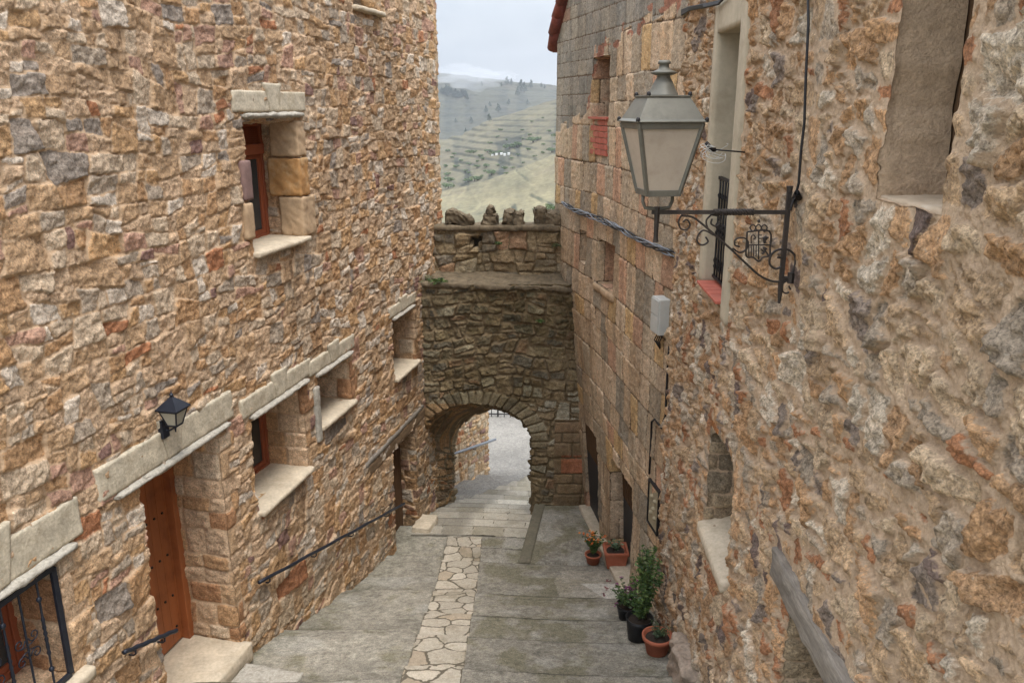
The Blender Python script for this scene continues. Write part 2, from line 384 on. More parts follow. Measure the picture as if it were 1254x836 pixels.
def stone_disp(e, R, dx, dz, s, z, H, ew, seed, tilt=.18, fine=.006):
    prof = sst(0, ew, e) ** .7
    rid = .5 - np.abs(fbm(s * 12 + R[0] * 40, z * 12 + R[1] * 40, seed + 37, 4)) * 1.8
    d = prof * H * (.35 + .75 * R[2]) + prof * fine * rid + prof * tilt * (dx * (R[3] - .5) + dz * (R[1] - .5)) * 2
    d = d + prof * fine * (fbm(s * 17, z * 17, seed + 31, 3)) * 1.6 + fine * .5 * fbm(s * 48, z * 48, seed + 33, 2)
    d = d + .35 * fine * fbm(s * 7, z * 7, seed + 35, 3) * (1 - prof)
    return d
PAL_L = [(188, 160, 126), (196, 171, 141), (182, 148, 110), (200, 182, 156), (176, 163, 144), (180, 147, 126), (144, 116, 106), (210, 199, 181), (174, 124, 90), (156, 147, 135), (192, 159, 118)]
WT_L = [3.2, 3.2, 1.4, 2.4, 1.6, 1.1, .25, 1.1, .3, .5, 1.6]
PAL_R = [(182, 154, 122), (192, 168, 138), (174, 138, 102), (160, 114, 82), (166, 150, 130), (136, 121, 108), (196, 180, 158), (114, 97, 88), (182, 146, 110)]
WT_R = [3, 2, 2.2, 1.5, 1.8, .9, 1.4, .5, 1.8]
PAL_A = [(198, 172, 142), (204, 180, 152), (190, 170, 144), (172, 156, 134), (200, 168, 124), (198, 160, 132), (164, 152, 134)]
WT_A = [3, 3, 2, 1.2, .9, 1, .9]
PAL_G = [(140, 121, 94), (148, 130, 103), (126, 113, 92), (166, 153, 130), (116, 106, 92), (146, 118, 93)]
WT_G = [3, 2.5, 2, .8, 1, .8]
# ------------------------------------------------------------------ gridded walls with openings
def axis(a, b, df, snaps):
    xs = [a]
    while xs[-1] < b: xs.append(xs[-1] + df(xs[-1]) * Q)
    xs = np.array(xs); xs = a + (xs - a) * (b - a) / (xs[-1] - a)
    for t in snaps:
        if a < t < b: xs[np.argmin(np.abs(xs - t))] = t
    return np.sort(xs)
def wall_grid(name, S, Z, mapf, pat, holes, mat, parent, cut=None, dstep=.014, wobble=.012, seed=0, extra=None):
    ns, nz = len(S), len(Z)
    s, z = np.meshgrid(S, Z); s = s.ravel(); z = z.ravel()
    near = np.ones_like(s)
    disp, col, edge = pat(s, z)
    P, Tn, Nn = mapf(s, z)
    ws = wobble * fbm(s * 6, z * 6, seed + 71, 3) * near; wz = wobble * fbm(s * 6 + 5, z * 6 + 3, seed + 72, 3) * near
    P = P + Tn * ws[:, None]; P[:, 2] += wz
    # faces
    fi = (np.arange(ns - 1)[None, :] + np.arange(nz - 1)[:, None] * ns)
    sc = (S[:-1] + S[1:]) / 2; zc = (Z[:-1] + Z[1:]) / 2; SC, ZC = np.meshgrid(sc, zc)
    hid = np.zeros(SC.shape, int)
    for k, h in enumerate(holes): hid[h['inside'](SC, ZC)] = k + 1
    keep = hid == 0
    if cut is not None: keep &= ~cut(SC, ZC)
    f = fi[keep]; F = [np.stack([f, f + 1, f + ns + 1, f + ns], 1)]
    V = [P + Nn * disp[:, None]]; A = [col]; E = [edge]; base = len(P)
    for k, h in enumerate(holes):
        H = hid == k + 1
        ed = []; n2 = {}
        jj, ii = np.nonzero(H)
        Kp = keep
        for j, i in zip(jj, ii):
            v00 = j * ns + i; v10 = v00 + 1; v01 = v00 + ns; v11 = v01 + 1
            for (dj, di, a, b, nx, nz_) in ((0, -1, v00, v01, 1, 0), (0, 1, v11, v10, -1, 0), (-1, 0, v10, v00, 0, 1), (1, 0, v01, v11, 0, -1)):
                y, x = j + dj, i + di
                if 0 <= y < nz - 1 and 0 <= x < ns - 1 and Kp[y, x]:
                    ed.append((a, b))
                    for q in (a, b):
                        o = n2.setdefault(q, [0., 0.]); o[0] += nx; o[1] += nz_
        if not ed: continue
        B = np.array(sorted(n2)); idx = {q: m for m, q in enumerate(B)}
        if 'snap' in h:
            s1, z1, nn = h['snap'](s[B], z[B])
            PB, TB, NB = mapf(s1, z1); V[0][B] = PB + NB * disp[B][:, None]
            sb, zb = s1, z1; nv = nn
        else:
            nv = np.array([n2[q] for q in B]); nv /= np.linalg.norm(nv, axis=1, keepdims=True) + 1e-9
            sb, zb = s[B], z[B]; PB, TB, NB = P[B], Tn[B], Nn[B]
        front = V[0][B]; d0 = disp[B]
        L = h.get('depth', .5); nl = max(4, int(L / dstep / Q)); lay = []
        ts = np.linspace(0, 1, nl + 1)[1:] * L
        ts = np.concatenate([[min(.006, ts[0] * .4)], ts])
        prev = B
        tgt = h.get('target')
        for t in ts:
            uu = sb + nv[:, 0] * t; zz = zb + nv[:, 1] * t
            d, c, e = (h.get('pat') or pat)(uu, zz)
            g = min(1., t / .03)
            if tgt is not None:
                PT = tgt(sb, zb); base_p = front * (1 - t / L) + PT * (t / L)
                pos = base_p + (TB * nv[:, :1] + np.array([0, 0, 1.]) * nv[:, 1:2]) * (d * g)[:, None]
            else:
                pos = PB - NB * t + NB * (d0 * max(0, 1 - t / .045))[:, None] + (TB * nv[:, :1] + np.array([0, 0, 1.]) * nv[:, 1:2]) * (d * g)[:, None]
            V.append(pos); A.append(c); E.append(e)
            cur = np.arange(len(B)) + base; base += len(B)
            ea = np.array([[idx[a], idx[b]] for a, b in ed])
            F.append(np.stack([prev[ea[:, 0]], prev[ea[:, 1]], cur[ea[:, 1]], cur[ea[:, 0]]], 1)); prev = cur
    V = np.concatenate(V); A = np.concatenate(A).clip(0, 1); E = np.concatenate(E); F = np.concatenate(F)
    used = np.zeros(len(V), bool); used[F.ravel()] = True; remap = np.cumsum(used) - 1
    me = np_mesh(name, V[used], remap[F], True, {'col': A[used], 'edge': E[used]})
    return link(name, me, mat, parent)
def rect(s0, s1, z0, z1, depth, **kw):
    d = dict(inside=lambda S, Z: (S > s0) & (S < s1) & (Z > z0) & (Z < z1), depth=depth, s0=s0, s1=s1, z0=z0, z1=z1); d.update(kw); return d
# ================================================================== GEOMETRY OF THE PLACE
# left house front: base line X = -4.389 + .229 Y
TL = np.array([.229, 1, 0]) / math.hypot(.229, 1); NL = np.array([1, -.229, 0]) / math.hypot(.229, 1)
CORN = 13.9
def mapL(s, z):
    a = np.minimum(s, CORN); e = np.maximum(s - CORN, 0)
    P = np.stack([-4.389 + .229 * a, a, z], 1) + e[:, None] * np.array([-1, .05, 0])
    r = (s > CORN)[:, None]
    Tt = np.where(r, np.array([-1., .05, 0]), TL); Nn = np.where(r, np.array([.05, 1., 0]), NL)
    return P, Tt, Nn
def L(s, z, d=0.0):       # s along the wall, z height, d out from the wall
    return (-4.389 + .229 * s + NL[0] * d, s + NL[1] * d, z)
def LX(s, d, z): return L(s, z, d)
NR = np.array([-1, .035, 0]); TR = np.array([.035, 1., 0])
def mapR(s, z):
    P = np.stack([1.45 + .035 * s, s, z], 1); return P, np.tile(TR, (len(s), 1)), np.tile(NR, (len(s), 1))
def R(s, z, d=0.0): return (1.45 + .035 * s - d, s + .035 * d, z)
def RX(s, d, z): return R(s, z, d)
ASL = -.191
def xA(s, z):
    s_ = np.minimum(s, 13.9)
    return 3.44 + ASL * s_ - .045 * np.clip((s_ - 11.5) / 2, 0, 1.2) + .08 * np.clip(-z - 2.9, 0, 9) * np.clip((s_ - 8.8) / 4, 0, 1.3)
NA = np.array([-1, -.191, 0]) / math.hypot(1, .191); TA = np.array([-.191, 1, 0]) / math.hypot(1, .191)
def mapA(s, z):
    e = np.maximum(s - 13.9, 0)
    P = np.stack([xA(s, z), np.minimum(s, 13.9), z], 1) + e[:, None] * np.array([1, .15, 0])
    r = (s > 13.9)[:, None]
    return P, np.where(r, np.array([1, .15, 0.]), TA), np.where(r, np.array([-.15, 1., 0.]), NA)
def Af(s, z, d=0.0): return (float(xA(s, z)) + NA[0] * d, s + NA[1] * d, z)
def AX(s, d, z): return Af(s, z, d)
# ground profile
def zline(y): return np.interp(y, [-20, 4, 7.2, 9.4, 10.7, 12.8, 17, 21, 30], [-4.2, -4.36, -5.45, -6.2, -6.53, -6.86, -8.0, -8.28, -8.5])
NOS_R = np.array([3.0, 3.7, 4.5, 5.2, 5.9, 6.7, 7.63, 8.4, 9.35, 10.7, 11.25, 11.75, 12.15, 12.5, 12.85, 13.2, 13.55, 13.95, 14.35, 14.8, 15.25, 15.8, 16.4, 17.0, 30])
NOS_L = np.array([3.0, 3.9, 5.0, 6.4, 7.87, 9.46, 10.9, 11.7, 12.15, 12.5, 12.85, 13.2, 13.55, 13.95, 14.35, 14.8, 15.25, 15.8, 16.4, 17.0, 30])
def nosd(y, nos):
    k = np.clip(np.searchsorted(nos, y, side='right') - 1, 0, len(nos) - 2); return nos[k + 1] - y
def saw(y, nos, rise):
    k = np.clip(np.searchsorted(nos, y, side='right') - 1, 0, len(nos) - 2); f = (y - nos[k]) / (nos[k + 1] - nos[k])
    f = np.clip(f, 0, 1); r = np.where(y > 17, 0, rise); r = np.where(y < 3, 0, r)
    return r * (np.minimum(f, (1 - f) * 30) - .5), f, k
def kerbx(y): return .16 + (y - 10.7) * .145
def street_z(x, y):
    yy = y + .05 * x + .02 * np.sin(x * 2.1)
    zr, fr_, kr = saw(yy, NOS_R, .10); zl, fl, kl = saw(yy, NOS_L, .10)
    left = x < -1.06
    z = zline(yy) + np.where(left, zl, zr); f = np.where(left, fl, fr_)
    plat = (y > 10.72) & (y < 12.95) & (x > kerbx(y))
    z = np.where(plat, -6.50 - .065 * (y - 10.7), z); f = np.where(plat, .5, f)
    z = z - .05 * np.clip(-x - 1.2, 0, 2) * np.clip((10 - y) / 3, 0, 1)
    return z, f, left, plat
# ================================================================== LEFT HOUSE
house = empty('stone_house', L(9, -6.5), 'tall sandy rubble stone house along the left side with red wooden window frames', 'house')
HL = [rect(8.0, 9.05, -1.42, -.15, .5), rect(10.7, 11.55, 1.15, 2.2, .45), rect(7.66, 8.75, -4.07, -3.06, .53),
      rect(9.1, 10.0, -3.7, -3.08, .53), rect(11.5, 12.45, -3.92, -3.0, .53), rect(6.0, 7.1, -5.30, -2.95, .62),
      rect(3.9, 5.09, -4.0, -3.09, .5), rect(11.3, 12.3, -6.95, -4.97, .3)]
QUO = [(7.1, 7.72, -5.4, -2.93, .2, .30), (5.09, 5.6, -4.1, -3.08, .27, .33), (8.75, 9.35, -4.1, -3.05, .25, .3),
       (9.98, 10.5, -3.72, -3.07, .3, .3), (12.45, 13.0, -3.95, -2.98, .18, .3)]
def patL(s, z):
    e, Rr, dx, dz = bsp(s, z, 101, .54, .36, 4, .010, .24, .035, .010, .32)
    col = pick(Rr, PAL_L, WT_L, .15)
    dsp = stone_disp(e, Rr, dx, dz, s, z, .017, .012, 101, .17, .010)
    # neatly built jambs beside openings (they run on into the reveals)
    for (a, b, c, d, ch, cw) in QUO:
        a0 = a - .6
        m = (s > a0) & (s < a + .17 + .06 * np.sign(np.sin(z * PI / ch))) & (z > c) & (z < d)
        if not m.any(): continue
        e2, R2, x2, z2 = ashlar(s[m], z[m], 333, cw, ch, .012, 0, c)
        e[m] = e2; col[m] = pick(R2, PAL_L[:4] + [(168, 130, 96)], [3, 3, 2, 1, 2], .12)
        dsp[m] = stone_disp(e2, R2, x2, z2, s[m], z[m], .022, .03, 55, .1, .006)
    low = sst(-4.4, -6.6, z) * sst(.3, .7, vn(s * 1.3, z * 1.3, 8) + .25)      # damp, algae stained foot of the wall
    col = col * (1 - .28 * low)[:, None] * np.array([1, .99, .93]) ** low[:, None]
    for h in HL:                                            # rain and rust streaks below the sills
        m_ = sst(h['s0'] - .05, h['s0'] + .08, s) * sst(h['s1'] + .1, h['s1'] - .08, s) * (z < h['z0'] - .03) * sst(1.3, .1, h['z0'] - z)
        sk_ = m_ * sst(.42, .7, vn(s * 11, z * .8, 88)) * .34; col = col * (1 - sk_)[:, None]
    gs = sst(.55, .8, vn(s * 1.1, z * .45, 90)) * .16; col = col * (1 - gs)[:, None]
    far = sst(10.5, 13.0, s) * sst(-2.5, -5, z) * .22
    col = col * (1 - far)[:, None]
    col = col * (1 + .10 * fbm(s * .6, z * .6, 77, 3))[:, None] * np.array([.99, .94, .93])
    return dsp, col, e
SL = axis(3.6, CORN, lambda s: .0017 * s - .001 if s < 6 else .0105 + (s - 6) * .0013, [h[k] for h in HL for k in ('s0', 's1')])
SL = np.concatenate([SL, np.linspace(CORN, CORN + 2.5, 60)[1:]])
ZL = axis(-7.4, 3.0, lambda z: .0115 if z < 2 else .03, [h[k] for h in HL for k in ('z0', 'z1')])
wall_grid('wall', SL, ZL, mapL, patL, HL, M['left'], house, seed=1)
mb = MB(); mb.box(3.6, 13.85, -2.4, -2.3, -7.4, 3.0, LX); mb.box(3.6, 13.85, -2.3, -.03, 2.95, 3.0, LX); mb.box(3.6, 3.65, -2.3, -.05, -7.4, 2.95, LX)
mb.build('unseen_room_wall', M['roomdark'], house)  # unseen back, end and cap, added to keep the rooms dark
def jack_lintel(par, s0, s1, z0, hh, key=True, seed=1, kx=None, slab=True):
    w = s1 - s0; c = kx if kx else (s0 + s1) / 2 + .02; kb, kt = .085, .15
    if key:
        def sh(side):
            def g(P):
                P = P.copy(); t = (P[:, 2] - z0) / hh; off = kb + (kt - kb) * np.clip(t, 0, 1)
                if side < 0: m = P[:, 0] > c - kt - .02; P[m, 0] = np.minimum(P[m, 0], (c - off[m]))
                else: m = P[:, 0] < c + kt + .02; P[m, 0] = np.maximum(P[m, 0], (c + off[m]))
                return P
            return g
        rough_box('lintel', M['lintel'], par, LX, s0, c - kb, -.05, .034, z0, z0 + hh, .022, .005, .012, seed, sh(-1))
        rough_box('lintel', M['lintel'], par, LX, c + kb, s1, -.05, .031, z0, z0 + hh, .022, .005, .012, seed + 1, sh(1))
        def sk(P):
            P = P.copy(); t = np.clip((P[:, 2] - z0) / hh, 0, 1.4); P[:, 0] = c + (P[:, 0] - c) * (kb + (kt - kb) * t) / kt * .97; return P
        rough_box('keystone', M['lintel'], par, LX, c - kt, c + kt, -.05, .040, z0, z0 + hh * 1.38, .022, .005, .012, seed + 2, sk)
    else:
        rough_box('lintel', M['lintel'], par, LX, s0, s1, -.05, .034, z0, z0 + hh, .022, .006, .012, seed)
    if slab: rough_box('lintel_slab', M['lintel_dark'], par, LX, s0 + .14, s1 - .1, -.2, .075, z0 - .062, z0 - .004, .016, .013, .016, seed + 4, chip=.02)
def wframe(par, s0, s1, z0, z1, d, mat='wood_red', transom=None, leaves=2, slats=False):
    f = .06; mb = MB()
    mb.box(s0 - .02, s0 + f, d - .05, d + .02, z0 - .02, z1 + .02, LX); mb.box(s1 - f, s1 + .02, d - .05, d + .02, z0 - .02, z1 + .02, LX)
    mb.box(s0 + f, s1 - f, d - .05, d + .02, z1 - f, z1 + .02, LX); mb.box(s0 + f, s1 - f, d - .05, d + .02, z0 - .02, z0 + f, LX)
    fr = mb.build('frame', M[mat], par, bev=.004)
    zt = transom if transom else z1 - f
    if transom:
        mb = MB(); mb.box(s0 + f, s1 - f, d - .05, d + .06, zt - .05, zt + .06, LX); mb.build('transom', M[mat], par, bev=.006)
        mb = MB(); n = 9; hh = (z1 - f - zt - .06) / n
        for i in range(n):
            z = zt + .06 + i * hh; mb.hexa([L(a, b, c) for a, b, c in [(s0 + f, z, d), (s1 - f, z, d), (s1 - f, z, d - .02), (s0 + f, z, d - .02), (s0 + f, z + hh * .9, d - .012), (s1 - f, z + hh * .9, d - .012), (s1 - f, z + hh * .9, d - .03), (s0 + f, z + hh * .9, d - .03)]])
        mb.build('roller_shutter', M[mat], par)
        zt -= .05
    w = (s1 - s0 - 2 * f) / leaves
    for k in range(leaves):
        a = s0 + f + k * w + .004; b = a + w - .008; g = .05; mb = MB()
        mb.box(a, a + g, d - .035, d + .005, z0 + f, zt, LX); mb.box(b - g, b, d - .035, d + .005, z0 + f, zt, LX)
        mb.box(a + g, b - g, d - .035, d + .005, zt - g, zt, LX); mb.box(a + g, b - g, d - .035, d + .005, z0 + f, z0 + f + g, LX)
        c = mb.build('casement', M[mat], par, bev=.003)
        mb = MB(); mb.box(a + g, b - g, d - .022, d - .016, z0 + f + g, zt - g, LX); mb.build('pane', M['pane'], par)
def lwin(h, transom=None, seed=1, sill=True, lint=True, key=True, lab=None, dz=.09, ext=(.16, .2), lh=.2):
    s0, s1, z0, z1 = h['s0'], h['s1'], h['z0'], h['z1']
    w = bpy.data.objects.new('window', None); COL.objects.link(w); w.parent = house; w.matrix_parent_inverse = Matrix.Translation(-house.location); w.location = L(s0, z0)
    if lab: w['label'] = lab
    wframe(w, s0, s1, z0, z1, -.42 if transom else -.49, transom=transom)
    if sill: rough_box('sill', M['sill'], w, LX, s0 - .03, s1 + .04, -.5, .085, z0 - .035, z0 + .035, .03, .006, .014, seed, chip=.015)
    if lint: jack_lintel(w, s0 - ext[0], s1 + ext[1], z1 + dz, lh, key, seed + 10)
    return w
w1 = lwin(HL[0], transom=-.45, seed=3, lab='window with red wooden casement and roller shutter under a pale keystone lintel')
rough_box('jamb_stone', M['tan'], w1, LX, 8.99, 9.17, -.30, .042, -.53, -.16, .018, .014, .02, 21)
rough_box('jamb_stone', M['ochre'], w1, LX, 8.98, 9.20, -.34, .048, -.95, -.54, .018, .016, .02, 22)
rough_box('jamb_stone', M['tan'], w1, LX, 8.99, 9.30, -.24, .045, -1.39, -.96, .018, .014, .02, 23)
rough_box('jamb_stone', M['purple'], w1, LX, 7.88, 8.03, -.2, .045, -.88, -.5, .025, .006, .015, 24)
rough_box('jamb_stone', M['tan'], w1, LX, 7.86, 8.0, -.2, .05, -1.25, -.9, .025, .008, .02, 25)
lwin(HL[1], seed=5, lint=False); lwin(HL[2], seed=7); w3 = lwin(HL[3], seed=9, dz=.08, ext=(.2, .15), lh=.18)
rough_box('jamb_stone', M['lintel_dark'], w3, LX, 8.99, 9.1, -.1, .05, -3.85, -3.16, .02, .008, .02, 26)
lwin(HL[4], seed=11, dz=.05, ext=(.15, .02), lh=.16)
# door
dr = bpy.data.objects.new('door', None); COL.objects.link(dr); dr.parent = house; dr.matrix_parent_inverse = Matrix.Translation(-house.location); dr.location = L(6.0, -5.2)
dr['label'] = 'plank door of orange brown wood with dark nail heads'
jack_lintel(dr, 5.56, 7.36, -2.87, .27, True, 31, kx=6.45)
mb = MB(); s = 5.96
while s < 7.0:
    e = min(s + .115, 7.02); mb.box(s, e - .004, -.62, -.575, -5.17, -2.93, LX); s += .115
nf = len(mb.f)
for zz in (-3.3, -3.75, -4.2, -4.65, -5.0):
    for k in range(9):
        p = L(6.02 + k * .115, zz, -.572); mb.lathe((p[0], p[1], p[2] - .012), [(.002, 0), (.012, .004), (.014, .012), (.012, .02), (.002, .024)], 6)
leafo = mb.build('door_leaf', M['wood'], dr); leafo.data.materials.append(M['nail'])
for pl_ in leafo.data.polygons[nf:]: pl_.material_index = 1
mb = MB(); mb.box(7.02, 7.11, -.62, -.5, -5.2, -2.9, LX); mb.box(6.0, 6.06, -.62, -.5, -5.2, -2.9, LX); mb.box(6.06, 7.02, -.62, -.5, -2.99, -2.9, LX)
mb.build('frame', M['wood'], dr, bev=.006)
rough_box('threshold', M['sill'], dr, LX, 5.98, 7.14, -.66, .14, -5.42, -5.20, .03, .006, .02, 41, chip=.02)
# far low door with timber beam
d2 = bpy.data.objects.new('door', None); COL.objects.link(d2); d2.parent = house; d2.matrix_parent_inverse = Matrix.Translation(-house.location); d2.location = L(11.3, -6.9)
d2['label'] = 'low old brown wooden door under a long timber beam'
mb = MB(); s = 11.28
while s < 12.3: mb.box(s, s + .145, -.3, -.26, -7.0, -4.95, LX); s += .15
mb.build('door_leaf', M['wood_door'], d2, bev=.004)
rough_box('lintel_beam', M['wood_brown'], d2, LX, 10.35, 12.75, -.2, .025, -4.98, -4.80, .03, .012, .02, 43, freq=4)
rough_box('lintel_beam', M['wood_grey'], d2, LX, 10.3, 12.7, -.1, .035, -4.80, -4.72, .03, .008, .02, 44, freq=4)
# ground-floor window with iron grille
gw = bpy.data.objects.new('window', None); COL.objects.link(gw); gw.parent = house; gw.matrix_parent_inverse = Matrix.Translation(-house.location); gw.location = L(4.5, -4)
gw['label'] = 'low window behind a black scrolled iron grille'
wframe(gw, 3.9, 5.09, -4.0, -3.09, -.42)
rough_box('sill', M['sill'], gw, LX, 3.8, 5.2, -.4, .1, -4.09, -4.0, .03, .006, .014, 51)
jack_lintel(gw, 3.9, 5.36, -3.0, .3, True, 53, kx=4.62)
mb = MB(); gr = None
a, b, z0, z1, d = 4.0, 5.05, -3.97, -3.10, .02
for s in (a, b): mb.box(s - .022, s + .022, d - .012, d + .012, z0, z1, LX)
mb.box(a, b, d - .012, d + .012, z0 - .02, z0 + .02, LX); mb.box(a, b, d - .012, d + .012, z1 - .02, z1 + .02, LX)
mb.build('grille_frame', M['iron_blue'], gw, bev=.002)
bars = [a + (b - a) * k / 7 for k in range(1, 7)]
for k, s in enumerate(bars):
    mb = MB(); zs = np.linspace(z0, z1, 40)
    tw = k % 2 == 1
    mb.tube([L(s, z, d + (.002 if tw else 0)) for z in zs], [.008 + (.0035 if (tw and abs(z - (z0 + z1) / 2) < .16) else 0) * (1 + math.sin(z * 160)) for z in zs], 6)
    mb.build('grille_bar', M['iron_blue'], gw, smooth=True)
def spiral(cx, cz, r0, turns, a0, dirn, n=26, fr=L, d=.0, end=.2):
    out = []
    for i in range(n + 1):
        t = i / n; r = r0 * (1 - (1 - end) * t); a = a0 + dirn * turns * 2 * PI * t
        out.append(fr(cx + r * math.cos(a), cz + r * math.sin(a), d))
    return out
for s in (bars[0], bars[2], bars[4]):
    mb = MB()
    zm = (z0 + z1) / 2
    for sgn in (-1, 1):
        for up in (-1, 1):
            mb.tube(spiral(s + sgn * .06, zm + up * .07, .045, 1.3, PI if sgn > 0 else 0, sgn * up, d=d), .005, 5)
            mb.tube([L(s, zm + up * .02, d), L(s + sgn * .03, zm + up * .02, d), L(s + sgn * .06, zm + up * .03, d)], .005, 5)
    mb.build('grille_scrollwork', M['iron_blue'], gw, smooth=True)
for s in (bars[1], bars[3], bars[5]):
    for up in (-1, 1):
        mb = MB(); p = L(s, (z0 + z1) / 2 + up * .28, d); mb.lathe((p[0], p[1], p[2] - .025), [(.004, 0), (.016, .012), (.02, .025), (.016, .038), (.004, .05)], 8)
        mb.build('grille_knob', M['iron_blue'], gw, smooth=True)
# step blocks and loose blocks at the foot of the left house
def hewn(name, lab, cat, mat, x0, x1, y0, y1, z0, z1, seed, fr=None, amp=.01, chip=.03, group=None, rnd=.02, res=.03):
    o = rough_box(name, M[mat], None, fr, x0, x1, y0, y1, z0, z1, res, amp, rnd, seed, chip=chip); return tag(o, lab, cat, group)
hewn('step_block', 'worn pale concrete step block below the plank door of the left house', 'step', 'lintel_dark', 6.1, 6.95, .16, .80, -6.1, -5.29, 61, LX, .010)
hewn('step_block', 'low pale block at the foot of the far low door, beside the arch', 'step', 'sill', 12.0, 12.5, -.02, .3, -7.1, -6.62, 62, LX, .015)
# handrails
def handrail(lab, s0, z0, s1, z1, posts):
    r = empty('handrail', L(s0, z0), lab, 'handrail')
    mb = MB(); n = 24; mb.tube([L(s0 + (s1 - s0) * k / n, z0 + (z1 - z0) * k / n + .004 * math.sin(k * 1.3), .085) for k in range(n + 1)], .019, 8)
    mb.build('rail', M['iron_blue'], r, smooth=True)
    for t in posts:
        s = s0 + (s1 - s0) * t; z = z0 + (z1 - z0) * t; mb = MB()
        mb.tube([L(s, z - .01, .085), L(s, z - .055, .083), L(s, z - .075, .06), L(s, z - .075, -.02)], .008, 6)
        mb.build('wall_bracket', M['iron_blue'], r, smooth=True)
handrail('long black handrail running down the left wall towards the arch', 7.42, -4.72, 11.5, -5.93, (.05, .3, .55, .85))
handrail('short black handrail stub left of the plank door', 5.5, -4.12, 6.12, -4.36, (.2, .75))
# small wall lantern
wl = empty('wall_lantern', L(6.5, -2.45), 'small dark blue-black lantern on the left wall above the door keystone', 'lantern')
wl_c = Vector(L(6.34, -2.42, .15))
def sqring(c, hw, z): hw *= .78; z = wl_c.z + (z - wl_c.z) * .8; return [Vector((c.x, c.y, 0)) + Vector(TL) * (a * hw) + Vector(NL) * (b * hw) + Vector((0, 0, z)) for a, b in ((-1, -1), (1, -1), (1, 1), (-1, 1))]
def loft(mb, rings, cap=True):
    vs = [p for r in rings for p in r]; n = len(rings[0])
    fs = [(i * n + k, i * n + (k + 1) % n, (i + 1) * n + (k + 1) % n, (i + 1) * n + k) for i in range(len(rings) - 1) for k in range(n)]
    if cap: fs += [tuple(range(n - 1, -1, -1)), tuple((len(rings) - 1) * n + k for k in range(n))]
    mb.add(vs, fs)
z = wl_c.z
mb = MB(); loft(mb, [sqring(wl_c, .125, z + .03), sqring(wl_c, .128, z + .045), sqring(wl_c, .075, z + .10), sqring(wl_c, .018, z + .155), sqring(wl_c, .012, z + .17)])
mb.lathe((wl_c.x, wl_c.y, z + .136), [(.012, 0), (.018, .012), (.008, .024), (.003, .045)], 8); mb.build('roof', M['iron_blue'], wl)
mb = MB()
for i in range(4):
    a = sqring(wl_c, .1, z + .03)[i]; b_ = sqring(wl_c, .055, z - .14)[i]; mb.tube([a, b_], .007, 4)
loft(mb, [sqring(wl_c, .107, z + .015), sqring(wl_c, .107, z + .03)]); loft(mb, [sqring(wl_c, .06, z - .15), sqring(wl_c, .06, z - .135)])
mb.tube([wl_c + Vector((0, 0, -.12)), wl_c + Vector((0, 0, -.18))], [.012, .006], 6); mb.tube([wl_c + Vector((0, 0, -.14)), L(6.34, -2.60, .08), L(6.34, -2.58, 0)], .009, 6)
mb.build('frame', M['iron_blue'], wl)
mb = MB(); loft(mb, [sqring(wl_c, .052, z - .135), sqring(wl_c, .098, z + .015)]); mb.build('glass', M['frost2'], wl)
mb = MB(); mb.box(6.30, 6.38, -.02, .06, -2.66, -2.5, LX); mb.build('back_plate', M['iron_blue'], wl)
# ================================================================== RIGHT NEAR HOUSE
rh = empty('stone_house', R(5, -5.5), 'rough pinkish rubble house along the near right side, carrying the street lantern', 'house')
G_ = rect(6.04, 7.2, -1.53, .76, .12)
plainN = lambda s, z: (.035 * fbm(s * 2.2, z * 2.2, 5, 3) + .004 * fbm(s * 16, z * 16, 6, 3), np.tile(lin((190, 160, 130)), (len(s), 1)) * (1 + .1 * fbm(s * 6, z * 6, 9, 3))[:, None], np.full(len(s), -.1))
def ins2(S_, Z_):
    c = 5.9; return (S_ > 5.45) & (S_ < 6.35) & (Z_ > -3.45) & (Z_ < -2.72 + .2 * np.sqrt(np.clip(1 - ((S_ - c) / .47) ** 2, 0, 1)))
HR = [G_, rect(2.96, 3.54, -.38, .95, .27, pat=plainN), dict(inside=ins2, depth=.4, s0=5.45, s1=6.35, z0=-3.45, z1=-2.52), rect(3.0, 4.02, -3.7, -2.68, .4)]
